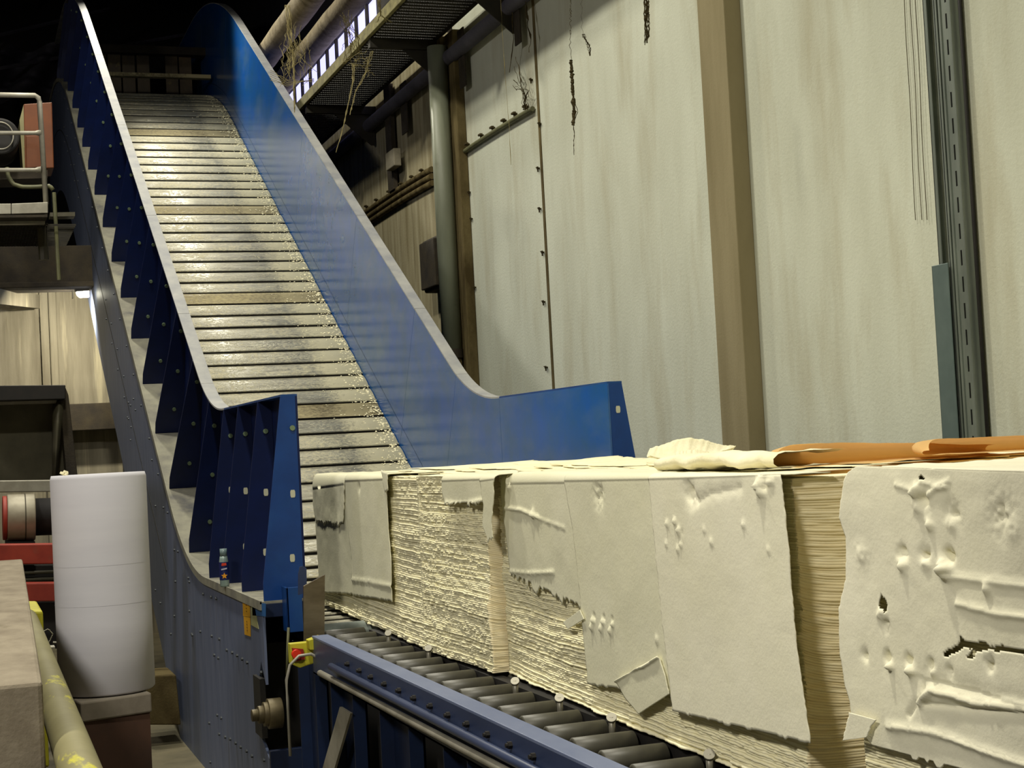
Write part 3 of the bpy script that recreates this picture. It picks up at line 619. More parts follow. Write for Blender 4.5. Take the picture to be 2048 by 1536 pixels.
def wrapper(name, parent, plane, left, right, ztop, over=.3, seed=1, off=.02, st=.008, m='sheet', wrinkle=.004, bumps=(), ridges=(), holes=(), ragged=.006, rag_bottom=.004, curl=0, radius=.035, lab=None, puff=0):
    """sheet folded over the top edge of a bale; left/right edges are traced in the photo and put on the bale's side plane
       plane(y) -> x of the side face"""
    def U(p):
        q = at(p[0], p[1], x=2.14)
        for _ in range(6): q = at(p[0], p[1], x=plane(q[1])-off)
        return q[1], q[2]
    Lp = [U(p) for p in left]; Rp = [U(p) for p in right]
    hgt = max(ztop-min(Lp[-1][1], Rp[-1][1]), .05); nr = max(10, int(hgt/st)); wid = max(abs(a[0]-b[0]) for a in Lp for b in Rp); nc = max(8, int(wid/st))
    Le, Re = interp_poly(Lp, nr), interp_poly(Rp, nr)
    rng = np.random.default_rng(seed)
    v = np.arange(nr); Le[:, 0] += ragged*vnoise(v*.35, v*0+.5, seed+1, 3); Re[:, 0] += ragged*vnoise(v*.35, v*0+3.5, seed+2, 3)
    u = np.linspace(0, 1, nc)[None, :]
    Y = Le[:, :1]*(1-u)+Re[:, :1]*u; Z = Le[:, 1:]*(1-u)+Re[:, 1:]*u
    Z = Z-rag_bottom*np.maximum(0, vnoise(Y/.03, Y*0+9, seed+3, 3))*(np.arange(nr)[:, None]/nr)**8*3
    d = off+wrinkle*vnoise(Y/.35, Z/.35, seed+4, 2)+wrinkle*.16*vnoise(Y/.10, Z/.07, seed+5, 2)+.0002*vnoise(Y/.02, Z/.02, seed+6)
    d = d+puff*np.sin(np.pi*u)*np.ones_like(Y)
    if curl: d = d+curl*(u**6 if curl > 0 else (1-u)**6*-1)
    for b in bumps:
        px, py, r, h = b; y_, z_ = U((px, py)); rr = r
        d = d+h*np.exp(-((Y-y_)**2+(Z-z_)**2)/(2*rr*rr))*(1+.7*vnoise(Y/.012, Z/.012, seed+7))
    for rg in ridges:
        pts, wdt, h = rg; q = np.array([U(p) for p in pts])
        dist = np.full(Y.shape, 9.); sgn = np.zeros(Y.shape)
        for a, b in zip(q[:-1], q[1:]):
            ab = b-a; t = np.clip(((Y-a[0])*ab[0]+(Z-a[1])*ab[1])/(ab@ab+1e-9), 0, 1); dy_ = Y-(a[0]+t*ab[0]); dz_ = Z-(a[1]+t*ab[1]); dd = np.sqrt(dy_**2+dz_**2)
            k = dd < dist; dist = np.where(k, dd, dist); sgn = np.where(k, dz_, sgn)
        wv = wdt*(1+.3*vnoise(Y/.03, Z/.03, seed+8, 2)); d = d+h*np.exp(-(dist/wv)**2)*np.where(sgn < 0, 1.0, .55)
    X = np.vectorize(plane)(Y)-d
    P = np.stack([X, Y, Z], -1)
    # fold over the top
    rows = []; y_t = Y[0]; x_t = X[0]; z_t = Z[0]
    if over > 0:
        no = max(3, int(over/st/1.5))
        for k in range(no, 0, -1):
            f = k/no*over; rows.append(np.column_stack([x_t+radius+f, y_t+.01*vnoise(y_t/.1, y_t*0+k*.1, seed+9), np.full(nc, ztop+.012)+.004*vnoise(y_t/.12, np.full(nc, k*.2), seed+10, 2)]))
        for k in range(8, -1, -1):
            a = k/8*math.pi/2; rad_z = ztop+.012-z_t
            rows.append(np.column_stack([x_t+radius*(1-math.cos(a)), y_t, z_t+rad_z*math.sin(a)]))
        P = np.concatenate([np.stack(rows), P], 0)
    mask = None
    if holes:
        mask = np.ones((P.shape[0]-1, P.shape[1]-1), bool); cy = P[:-1, :-1, 1]; cz_ = P[:-1, :-1, 2]
        for h in holes:
            q = np.array([U(p) for p in h]); ins = np.zeros(cy.shape, bool); n = len(q); j = n-1
            jy = cy+.004*vnoise(cy/.015, cz_/.015, seed+12, 2); jz = cz_+.004*vnoise(cy/.015+5, cz_/.015, seed+13, 2)
            for i in range(n):
                c1 = ((q[i, 1] > jz) != (q[j, 1] > jz)) & (jy < (q[j, 0]-q[i, 0])*(jz-q[i, 1])/(q[j, 1]-q[i, 1]+1e-12)+q[i, 0]); ins ^= c1; j = i
            ov = P.shape[0]-nr
            if ov > 0: ins[:ov] = False
            mask &= ~ins
    o = grid_mesh(name, P, M[m], parent, mask=mask, solid=.003)
    if lab: o['label'] = lab
    return o
ZB = .75
def bale(label, nl, fl, wdt, z1, seed, **k):
    nl, fl = np.array(nl), np.array(fl); d = (fl-nl)/np.linalg.norm(fl-nl); e = np.array([d[1], -d[0]])
    if e[0] < 0: e = -e
    t = thing('pulp_bale', label, 'bale', ((nl[0]+fl[0])/2+wdt/2, (nl[1]+fl[1])/2, ZB), 'bales of pulp sheets lying on the rollers')
    stack(t, nl, fl, nl+e*wdt, fl+e*wdt, ZB, z1, seed, **k); return t
b4 = bale('farthest pulp bale, half inside the blue conveyor, with a smooth cover sheet', (2.15, 7.46), (2.24, 10.3), 1.35, 1.60, 11, dl=.011, step=.013, rough=.007)
b3 = bale('bare pulp bale with rough torn sheet edges and a small torn scrap at its top', (2.148, 6.44), (2.135, 7.44), 1.3, 1.605, 12, dl=.0080, step=.008, rough=.010)
b2 = bale('large pulp bale in the middle with smooth cover sheets and tan cut end showing', (2.11, 3.70), (2.215, 6.41), 1.35, 1.612, 13, rough=.0075)
b1 = bale('nearest pulp bale at the right edge, wrapped in a dented and torn white sheet', (2.115, 1.0), (2.115, 3.42), 1.35, 1.625, 14, rough=.007)
pl2 = lambda y: 2.11+(y-3.70)*(.105/2.71)
pl3 = lambda y: 2.148-(y-6.44)*.013
pl4 = lambda y: 2.15+(y-7.46)*(.09/2.84)
pl1 = lambda y: 2.115
# bale 4 covers
wrapper('cover_sheet', b4, pl4, [(690, 962), (696, 1060), (703, 1120), (705, 1190)], [(772, 958), (777, 1060), (783, 1120), (786, 1202)], 1.600, over=.5, seed=21, off=.022, st=.012, ridges=[([(700, 1158), (740, 1163), (785, 1172)], .012, .008)], bumps=[(718, 975, .02, -.012)])
wrapper('cover_sheet', b4, pl4, [(628, 985), (630, 1040), (634, 1100), (640, 1185)], [(703, 968), (706, 1035), (708, 1100), (714, 1188)], 1.592, over=.3, seed=22, off=.014, st=.012, wrinkle=.006, ragged=.012)
wrapper('torn_flap', b4, pl4, [(626, 978), (627, 1010), (632, 1042)], [(688, 968), (688, 1010), (686, 1046)], 1.595, over=.15, seed=23, off=.024, st=.012, wrinkle=.012, ragged=.02, rag_bottom=.02)
wrapper('torn_flap', b4, pl4, [(764, 940), (768, 965), (772, 985)], [(776, 945), (777, 965), (778, 980)], 1.61, over=.1, seed=24, off=.03, st=.01, wrinkle=.01, ragged=.02)
# bale 3 scraps
wrapper('torn_scrap', b3, pl3, [(884, 962), (884, 985), (890, 1006)], [(978, 958), (972, 985), (968, 1004)], 1.605, over=.35, seed=25, off=.03, st=.008, ragged=.008, rag_bottom=.02, ridges=[([(893, 1006), (930, 1010), (968, 1000)], .01, .014)])
wrapper('torn_strip', b3, pl3, [(960, 962), (968, 1010), (966, 1050), (976, 1078)], [(988, 958), (988, 1000), (984, 1050), (988, 1076)], 1.605, over=.12, seed=26, off=.036, st=.007, ragged=.012, rag_bottom=.02)
# bale 2 covers: far patch, middle sheet, near sheet
wrapper('cover_sheet', b2, pl2, [(1003, 968), (1005, 1000), (1012, 1060), (1021, 1145)], [(1150, 965), (1155, 1040), (1160, 1120), (1165, 1212)], 1.612, over=.5, seed=27, off=.018, wrinkle=.005, m='sheet',
        ridges=[([(1010, 1014), (1045, 1020), (1078, 1034)], .007, .012), ([(1078, 1036), (1130, 1055)], .006, .005), ([(1022, 1142), (1060, 1146), (1108, 1144)], .006, .010)], bumps=[(1068, 1028, .012, .015), (1020, 968, .02, .012)], rag_bottom=.02)
wrapper('cover_sheet', b2, pl2, [(1128, 962), (1145, 1060), (1160, 1200), (1176, 1368)], [(1308, 958), (1316, 1100), (1328, 1230), (1345, 1390)], 1.612, over=.5, seed=28, off=.026, m='sheet',
        bumps=[(1186, 1240, .007, .012), (1206, 1243, .007, .012), (1226, 1247, .007, .012), (1184, 1252, .009, .016), (1202, 1257, .007, .012), (1222, 1262, .008, .014), (1188, 1233, .006, -.012), (1208, 1236, .006, -.012), (1225, 1240, .006, -.012), (1315, 1280, .008, .008), (1197, 990, .03, -.014)])
wrapper('cover_sheet', b2, pl2, [(1298, 958), (1308, 1060), (1325, 1250), (1346, 1422)], [(1566, 948), (1580, 1060), (1598, 1290), (1626, 1486)], 1.612, over=.12, seed=29, off=.034, m='sheet2', curl=.008,
        ridges=[([(1380, 992), (1378, 980), (1395, 1000)], .012, -.012), ([(1384, 1008), (1420, 985), (1480, 972)], .02, -.006), ([(1515, 975), (1530, 965), (1550, 962)], .006, .014)],
        bumps=[(1379, 985, .022, -.022), (1336, 1048, .007, .010), (1351, 1042, .006, .010), (1359, 1062, .008, .012), (1365, 1065, .005, -.008), (1411, 1060, .005, .008), (1489, 1048, .006, .010), (1426, 1084, .007, .005), (1334, 1088, .005, .007), (1363, 1089, .005, .008), (1357, 1098, .006, .008), (1540, 1099, .006, .009), (1524, 975, .02, .015), (1532, 968, .01, -.02)])
# lifted corner scrap and loose slip on the side of bale 2
wrapper('torn_flap', b2, pl2, [(1232, 1362), (1250, 1395), (1278, 1428)], [(1318, 1312), (1330, 1350), (1338, 1388)], 1.2, over=0, seed=30, off=.036, wrinkle=.004, ragged=.002, rag_bottom=0,
        ridges=[([(1232, 1362), (1262, 1340), (1290, 1332), (1318, 1312)], .006, .010)])
wrapper('paper_slip', b2, pl2, [(1126, 1245), (1136, 1258)], [(1160, 1220), (1168, 1238)], 1.2, over=0, seed=31, off=.035, wrinkle=.002, ragged=.001, rag_bottom=0, st=.004)
# bale 1 cover
tears = [[(1765, 1186), (1758, 1212), (1776, 1222), (1779, 1200)],
         [(1886, 1305), (1900, 1296), (1920, 1288), (1926, 1270), (1935, 1280), (1960, 1282), (1975, 1280), (1985, 1288), (2010, 1290), (2030, 1296), (2060, 1298), (2300, 1340), (2300, 1362), (2060, 1310), (2040, 1306), (2020, 1300), (2000, 1302), (1990, 1294), (1962, 1300), (1945, 1318), (1938, 1314), (1950, 1296), (1935, 1292), (1915, 1300), (1900, 1312)],
         [(1842, 954), (1850, 950), (1858, 955), (1850, 959)]]
wrapper('cover_sheet', b1, pl1, [(1716, 932), (1698, 944), (1690, 962), (1685, 985), (1678, 1035), (1690, 1075), (1690, 1160), (1678, 1215), (1680, 1300), (1690, 1370), (1702, 1405), (1703, 1440), (1745, 1490)], [(2330, 950), (2330, 1300), (2330, 1500), (2330, 1640)], 1.628, over=.62, seed=33, off=.028, st=.0042, m='sheet2', wrinkle=.010, ragged=.004,
        rag_bottom=.01, holes=tears, radius=.07, puff=.01,
        bumps=[(1812, 1110, .012, -.020), (1812, 1126, .012, .018), (1856, 1110, .011, -.022), (1858, 1124, .011, .014), (1902, 1112, .010, -.035), (1896, 1136, .014, .022), (1724, 1110, .02, .004), (1730, 1311, .01, -.010), (1778, 1315, .009, -.022), (1784, 1330, .008, .016),
               (1822, 1322, .009, -.022), (1826, 1338, .010, .018), (1866, 1332, .010, -.016), (1870, 1342, .008, .012), (1904, 1343, .008, -.012), (2015, 1033, .028, -.009), (2030, 1052, .02, .007), (1910, 1030, .018, -.010), (1908, 1045, .012, .012), (1865, 1048, .010, .010), (1768, 1232, .012, .015), (1772, 1246, .012, -.014),
               (1842, 985, .012, .018), (1852, 1000, .012, -.02), (1845, 1012, .012, .014), (1982, 1178, .010, .008), (1985, 1328, .010, -.014)],
        ridges=[([(1845, 1400), (1868, 1378), (1915, 1388), (1955, 1402), (2048, 1414), (2300, 1450)], 0.0119, 0.0161), ([(1855, 1405), (1960, 1414), (2048, 1420), (2300, 1470)], 0.0085, -0.0087), ([(1822, 1428), (1848, 1388), (1850, 1372)], 0.0085, -0.0087), ([(1780, 1450), (1870, 1462), (1980, 1500), (2100, 1540)], 0.0102, 0.0087),
                ([(1900, 1150), (1990, 1160), (2100, 1176)], 0.0102, 0.0062), ([(1920, 1205), (2000, 1225), (2100, 1240)], 0.0085, 0.0074), ([(1800, 968), (1836, 980), (1850, 962), (1880, 970), (1905, 960)], .007, .0045), ([(1860, 990), (1880, 975), (1900, 972)], 0.0068, 0.0074), ([(1850, 1355), (1960, 1380), (2048, 1410)], 0.0255, -0.0062)])
wrapper('torn_flap', b1, pl1, [(1700, 1425), (1694, 1450), (1688, 1481)], [(1752, 1440), (1742, 1452), (1734, 1475)], 1.2, over=0, seed=35, off=.045, wrinkle=.004, st=.006, ragged=.004, rag_bottom=0, m='sheet2')

# ------------------------------------------------------------------ loose sheets on top of the bales
def loose(name, label, cat, c, size, rot, z, seed, curl=(0, 0), m='sheet2', tilt=0, rag=.02, group=None, lift=0.003, n=44, solid=.003, parent=None):
    sx, sy = size; u = np.linspace(-.5, .5, n)[:, None]*np.ones((1, n)); v = np.linspace(-.5, .5, n)[None, :]*np.ones((n, 1))
    X = u*sx*(1+rag*3*vnoise(v*9+3, u*0+1, seed, 3)*np.abs(u)*2); Y = v*sy*(1+rag*3*vnoise(u*9+7, v*0+2, seed+1, 3)*np.abs(v)*2)
    Z = lift+lift*vnoise(u*4, v*4, seed+2, 3)+curl[0]*np.maximum(0, u)**2*4+curl[1]*np.maximum(0, v)**2*4+tilt*(u+.5)
    ca, sa = math.cos(rot), math.sin(rot)
    P = np.stack([c[0]+X*ca-Y*sa, c[1]+X*sa+Y*ca, z+Z], -1)
    o = grid_mesh(name, P, M[m], parent, solid=solid)
    if label: props(o, label, cat, group)
    return o
tz = 1.627
for i, (t, x, y, sx, sy, rot, cu) in enumerate([(b2, 2.75, 5.6, .8, 1.1, .06, .03), (b2, 2.7, 4.9, .7, 1.0, -.05, .04), (b2, 2.95, 4.2, .7, .9, .1, .04), (b3, 2.7, 6.9, .9, .9, .03, .03), (b3, 2.85, 7.0, .7, .8, -.06, .05), (b4, 2.8, 8.1, .9, 1.0, .05, .03), (b2, 2.55, 6.0, .55, .5, .2, .05)]):
    for q in range(3):
        loose('top_sheet', None, None, (x+.05*q, y+.04*q), (sx-.06*q, sy-.05*q), rot+.05*q, {id(b2): 1.615, id(b3): 1.608, id(b4): 1.603}[id(t)]+.007*q, 60+i*5+q, curl=(cu*.2, cu*.35), m='pulp_top', rag=.05, parent=t)
def pix_sheet(name, top, bot, yt, yb, m, seed, label=None, bulge=.03, n=(18, 60), parent=None, rag=.004):
    """bent torn sheet: its far upper edge and near lower edge are set at real depths yt and yb"""
    T = interp_poly([at(*p, y=yt) for p in top], n[1]); B_ = interp_poly([at(*p, y=yb) for p in bot], n[1])
    v = np.arange(n[1]); T[:, 2] += rag*vnoise(v*.5, v*0, seed, 3); B_[:, 1] += rag*3*vnoise(v*.4, v*0+4, seed+1, 3)
    t = np.linspace(0, 1, n[0])[:, None, None]; P = T[None]*(1-t)+B_[None]*t
    P[:, :, 2] += bulge*np.sin(np.pi*t[:, :, 0])*np.ones((1, n[1]))*-.5; P[:, :, 1] += bulge*np.sin(np.pi*t[:, :, 0])
    P[:, :, 2] += .003*vnoise(P[:, :, 0]/.06, P[:, :, 1]/.06, seed+2, 2)
    o = grid_mesh(name, P, M[m], parent, solid=.003)
    if label: props(o, label, 'sheet')
    return o
pix_sheet('torn_sheet', [(1300, 897), (1318, 893), (1345, 882), (1380, 876), (1410, 880), (1445, 890), (1472, 892)], [(1298, 912), (1330, 920), (1360, 921), (1400, 914), (1440, 904), (1470, 894)], 5.75, 5.45, 'pulp_top', 91, 'torn cream sheet standing bent on top of the middle bale against the wall')
pix_sheet('torn_sheet', [(1352, 905), (1390, 900), (1430, 906), (1450, 908)], [(1358, 920), (1390, 922), (1430, 920), (1452, 915)], 5.35, 5.1, 'pulp_top', 93, 'small yellowish scrap curled under the bent cream sheet', bulge=.01)
pix_sheet('torn_sheet', [(1385, 914), (1440, 912), (1500, 908), (1560, 905), (1590, 900)], [(1388, 922), (1440, 930), (1500, 925), (1560, 918), (1595, 910)], 4.75, 4.5, 'pulp_top', 95, 'flat torn white sheet behind the loose roll on the middle bale', bulge=.006)
def fold(name, label, p0, p1, back, h, mo, mi, seed, rag=0.0, n=50, taper=(.7, .6), lipin=.12):
    """folded-over sheet: base edge runs p0 -> p1, the fold bulges towards back; its mouth stays open"""
    p0, p1, back = [np.array(p, float) for p in (p0, p1, back)]; k = 24; P = np.zeros((n, k, 3)); up = np.array([0, 0, 1.])
    for i in range(n):
        t = i/(n-1); w_ = (1-(1-taper[0])*max(0, 1-t/.12)**2)*(1-(1-taper[1])*max(0, (t-.3)/.7)); hh = h*w_
        b = p0*(1-t)+p1*t
        for j in range(k):
            q = j/(k-1)
            if q < .4: e = q/.4; x = e*.8; z = 0
            elif q < .6: a = (q-.4)/.2*math.pi; x = .8+.2*math.sin(a); z = hh*(1-math.cos(a))/2
            else: e = (q-.6)/.4; x = .8-e*(.8+lipin); z = hh*(1-.12*e*e) if lipin > 0 else hh*(1+.10*e)
            P[i, j] = b+back*x*w_+up*z
    P[:, :, 2] += rag*vnoise(P[:, :, 0]/.07, P[:, :, 1]/.07, seed, 2); P[:, :, 1] += rag*vnoise(P[:, :, 0]/.05, P[:, :, 2]/.02, seed+1, 3)
    o = grid_mesh(name, P, M[mi], None, solid=0)
    return props(o, label, 'sheet')
fold('folded_sheet', 'long folded sheet with an orange hollow, lying on top behind the nearest bale', (2.215, 3.83, 1.637), (2.95, 3.86, 1.637), (.05, .34, 0), .056, 'pulp_top', 'glow_tan', 5, rag=.003, taper=(.75, .45), lipin=-.62)
fold('folded_sheet', 'second thin folded sheet overlapping the right end of the orange one', (2.62, 3.76, 1.650), (3.42, 3.80, 1.640), (.02, .26, 0), .040, 'pulp_top', 'glow_tan', 15, rag=.002, taper=(.3, .9), lipin=-.5)
fold('rolled_sheet', 'torn white sheet curled into a loose roll left of the orange hollow', (2.36, 4.80, 1.634), (2.36, 3.90, 1.637), (-.19, .0, 0), .044, 'pulp_top', 'pulp_top', 8, rag=.012, taper=(.5, 1), lipin=.3)
# ------------------------------------------------------------------ walkway along the right wall
wk = thing('grating_walkway', 'dark overhead grating walkway running along the pale right wall', 'walkway', (4.5, 14, 6))
WX0, WX1, WZ = 4.13, 4.84, 6.0
MB().box((WX0-.03, -6, WZ-.02), (WX0+.01, 27, WZ+.10)).build('edge_beam', M['grate_edge'], wk, bevel=.006)
MB().box((WX1-.01, -6, WZ-.02), (WX1+.02, 27, WZ+.10)).build('edge_beam', M['grate'], wk)
mb = MB()
for i in range(28): x = WX0+.02+i*(WX1-WX0-.03)/27; mb.box((x-.002, -6, WZ), (x+.002, 27, WZ+.03))
for i in range(330): y = -6+i*.1; mb.box((WX0, y-.028, WZ+.004), (WX1, y+.028, WZ+.010))
props(mb.build('grating', M['grate'], wk), kind='stuff')
for y in (3.4, 6.9, 10.4, 13.2, 15.3, 18.4, 21.6, 24.8):
    MB().box((WX0, y, WZ-.12), (W, y+.08, WZ-.02)).build('bracket_beam', M['grate'], wk, bevel=.004)
    MB().prism([(W-.02, WZ-.12), (W-.02, WZ-.5), (W-.07, WZ-.5), (WX0+.35, WZ-.12)], 'y', y+.03, y+.045).build('gusset', M['grate'], wk)
# big lagged pipes
for (x, z, r, lb) in [(4.675, 7.2, .158, 'thick lagged pipe with hanging dust, nearer the walkway'), (4.155, 7.2, .165, 'thick lagged pipe with hanging dust, farther from the walkway')]:
    props(MB().tube([(x, yy, z+.004*math.sin(yy*3)) for yy in np.linspace(-4, 21.3 if x < 4.4 else 25, 60)], [r*(1+.02*math.sin(i*2.3)) for i in range(60)], 24).build('lagged_pipe', M['lag'], smooth=True), lb, 'pipe', 'lagged pipes under the roof')
props(MB().tube([(4.90, yy, 5.74) for yy in np.linspace(12.5, 25, 30)], .075, 14).build('lagged_pipe', M['tarp'], smooth=True), 'grey dusty pipe running between the walkway and the wall', 'pipe')
z3 = at(830, 185, x=W)[2]
props(MB().box((W-.05, 15.6, z3-.02), (W, 24, z3+.02)).build('cable_ledge', M['grate_edge'], bevel=.006), 'dusty cable ledge on the dirty wall beyond the column', 'cable ledge')
z4 = at(1000, 25, x=W)[2]
cb_ = MB()
for q in range(4): cb_.tube([(W-.03-.01*q, yy, z4-.04*q+.015*math.sin(yy*2+q)) for yy in np.linspace(8.0, 15.2, 24)], .014, 6)
props(cb_.build('cable_bundle', M['hose'], smooth=True), 'bundle of dusty cables high on the wall right of the column', 'cable')
# grey down pipe in front of the column
a = at(884, 300, x=4.80)
dp = thing('down_pipe', 'grey green vertical pipe standing in front of the dirty column', 'pipe', (4.80, a[1], 2))
zc = at(900, 706, x=4.80)[2]
MB().cyl((4.80, a[1], zc), (4.80, a[1], at(880, 88, x=4.8)[2]), .102, 28).build('pipe', M['grey_paint'], dp, smooth=True)
MB().cyl((4.80, a[1], zc-.06), (4.80, a[1], zc+.03), .112, 28).box((4.70, a[1]-.14, zc-.04), (4.76, a[1]-.10, zc+.02)).build('clamp', M['rust'], dp)
MB().cyl((4.80, a[1], FZ), (4.80, a[1], zc-.06), .095, 24).build('lower_pipe', M['column'], dp, smooth=True)
# wall conduits with clips
def conduit(name, label, ya, yb, z, r, rows=1, m='column', clips=(), sag=0):
    t = thing(name, label, 'conduit', (W, (ya+yb)/2, z))
    for q in range(rows):
        MB().tube([(W-.03, yy, z-.075*q+sag*math.sin((yy-ya)*1.4)) for yy in np.linspace(ya, yb, 22)], r, 8).build('tube', M[m], t, smooth=True)
    for yy in clips:
        c = MB().box((W-.035, yy-.012, z+.0), (W, yy+.012, z+.07)).box((W-.05, yy-.035, z+.055), (W-.02, yy+.035, z+.075)).build('clip', M['web_dark'], t, bevel=.004)
    return t
zc1 = at(934, 304, x=W)[2]
conduit('wall_conduit', 'short dirty conduit with dusty clips between the column and the panel joint', 12.93, 14.93, zc1, .024, 1, 'hose', (13.12, 13.42, 13.72, 14.05, 14.4, 14.85), .012)
conduit('wall_conduit', 'triple dirty conduit on the wall beyond the grey pipe', 16.1, 22.5, at(863, 342, x=W)[2], .034, 3, 'column', (16.5, 16.9, 17.35, 17.9, 18.5, 19.0, 19.7), .01)
mbx = []
for i, (px, py) in enumerate([(1065, 160), (1082, 248), (1079, 337), (1082, 418), (1088, 505), (1090, 604), (1095, 735), (941, 385), (945, 438), (952, 575)]):
    q = at(px, py, x=W)
    o = MB().box((W-.025, q[1]-.012, q[2]-.006), (W+.005, q[1]+.012, q[2]+.008)).box((W-.03, q[1]-.022, q[2]+.006), (W-.018, q[1]+.018, q[2]+.014)).box((W-.02, q[1]+.006, q[2]-.03), (W-.008, q[1]+.011, q[2]+.0)).build('cable_clip', M['web_dark'])
    props(o, ('topmost', 'second', 'third', 'fourth', 'fifth', 'sixth', 'lowest')[i]+' of the tiny dusty clips down the vertical panel joint' if i < 7 else ('upper', 'middle', 'lower')[i-7]+' of three tiny dusty clips beside the dirty column', 'clip', 'clips by the panel joint' if i < 7 else 'clips by the column')
# junction box
a, b = at(847, 484, x=4.86), at(884, 575, x=4.86)
jb = thing('junction_box', 'rusty junction box on the wall left of the grey pipe', 'junction box', (4.9, b[1], b[2]))
MB().box((4.84, b[1], b[2]), (W, a[1], a[2])).build('box', M['rust'], jb, bevel=.02)
MB().box((4.80, b[1]+.03, b[2]+.03), (4.845, a[1]-.02, a[2]-.03)).build('lid', M['rust'], jb, bevel=.01)
for q in range(2): MB().tube([(4.9, b[1]+.1+q*.08, a[2]-.01), (4.9, b[1]+.08+q*.06, a[2]+.10), (4.92, b[1]-.02, a[2]+.16), (4.95, b[1]-.1, a[2]+.08)], .012, 6).build('cable', M['rust'], jb, smooth=True)
MB().box((W-.04, b[1]-.05, b[2]-.5), (W-.01, b[1]+.06, b[2]+.01)).build('drop_cable', M['black'], jb)
a, b = at(772, 308, x=4.85), at(790, 331, x=4.85)
hb = thing('wall_lamp_box', 'small pale box below dark straps in the shadow of the walkway', 'box', (4.9, b[1], b[2]))
MB().box((4.84, b[1], b[2]), (4.93, a[1], a[2])).build('box', M['concrete'], hb, bevel=.01)
a2, b2_ = at(772, 225, x=4.93), at(786, 310, x=4.93)
MB().box((4.92, b2_[1], b2_[2]-.4), (4.97, b2_[1]+.25, a2[2]+.3)).build('mount_strap', M['rust'], hb)
for i, (xa, ya, xb, yb, lb) in enumerate([(1031, -30, 1043, 84, 'dark hanging strap above the wall conduit, left of the panel joint'), (919, 60, 933, 170, 'dark hanging strap just right of the column top'), (806, 165, 817, 262, 'dark hanging strap left of the grey pipe under the walkway')]):
    a, b = at(xa, ya, x=4.93), at(xb, yb, x=4.93)
    props(MB().box((4.92, b[1], b[2]), (4.935, b[1]+abs(at(xb, yb, x=4.93)[1]-at(xb-12, yb, x=4.93)[1]), a[2])).build('hanging_strap', M['rust'], bevel=.003), lb, 'strap')
# slotted cable channels on the right
def slotted(mb, y0, y1, z0, z1, x, t, pitch, sl, w):
    """strip in the plane x between y0 and y1 with real slots"""
    yc = (y0+y1)/2
    mb.box((x, y0, z0), (x+t, yc-w/2, z1)).box((x, yc+w/2, z0), (x+t, y1, z1)); z = z0
    while z < z1:
        mb.box((x, yc-w/2, z), (x+t, yc+w/2, min(z1, z+pitch-sl))); z += pitch
ch = thing('cable_channel', 'galvanised slotted cable channel running up the wall at the right', 'cable channel', (W, 7, 0))
def Y(px, py, x=W-.06): return at(px, py, x=x)[1]
ya, yb, yc, yd = Y(1902, 0), Y(1880, 0), Y(1862, 0), Y(1843, 0)
zr = 0.0; Zt = 6.5
MB().box((W-.012, ya-.01, zr), (W-.0, yd, Zt)).build('back_plate', M['steel_dark'], ch)
MB().box((W-.055, yd-.006, zr), (W-.01, yd, Zt)).box((W-.055, yd-.03, zr), (W-.05, yd, Zt)).build('side_wall', M['steel'], ch)
MB().box((W-.075, yc-.045, zr), (W-.01, yc-.039, Zt)).box((W-.075, yc-.06, zr), (W-.072, yc-.03, Zt)).build('rib', M['steel'], ch)
mb = MB(); slotted(mb, yc-.038, yc-.002, zr, Zt, W-.05, .003, .138, .08, .012); mb.build('slotted_strip', M['steel_dark'], ch)
MB().box((W-.013, yc-.03, zr), (W-.0125, yc-.008, Zt)).build('pale_backing', M['wall'], ch)
mb = MB()
for q in range(4): y = yb-.02+(yc-yb-.03)*q/3; mb.box((W-.06-.01*(q % 2), y, zr), (W-.012, y+.018, Zt))
mb.build('ribbed_cover', M['steel'], ch, bevel=.003)
mb = MB(); slotted(mb, ya+.003, yb-.022, zr, Zt, W-.07, .003, .138, .08, .014); mb.build('slotted_strip', M['steel'], ch)
MB().box((W-.07, ya, zr), (W-.02, ya+.004, Zt)).build('side_wall', M['steel'], ch)
MB().box((W-.05, ya+.01, zr), (W-.045, yb-.03, Zt)).build('dark_inside', M['black'], ch)
zt_ = at(1885, 528, x=W-.09)[2]
MB().box((W-.095, yc-.045, 0), (W-.088, yd+.012, zt_)).box((W-.095, yd+.006, 0), (W-.01, yd+.012, zt_)).build('cover_plate', mat('cover_steel', (122, 138, 134), (104, 120, 118), .38, .5, scale=3), ch, bevel=.002)
MB().cyl((W-.03, ya-.03, 0), (W-.03, ya-.03, Zt), .010, 8).build('cable', M['black'], ch, smooth=True)
# thin wires hanging down the wall
for i, (px, lb) in enumerate([(1800, 0), (1812, 0), (1822, 0)]):
    pts = [at(px+8+t*26*.9, -20+t*460, x=W-.02)+np.array([0, .004*math.sin(t*9+i), 0]) for t in np.linspace(0, 1, 14)]
    props(MB().tube(pts, .0022, 5).build('thin_wire', M['web_dark']), ['leftmost', 'middle', 'rightmost'][i]+' of three thin wires hanging down the wall left of the slotted channel', 'wire', 'thin wires on the wall')

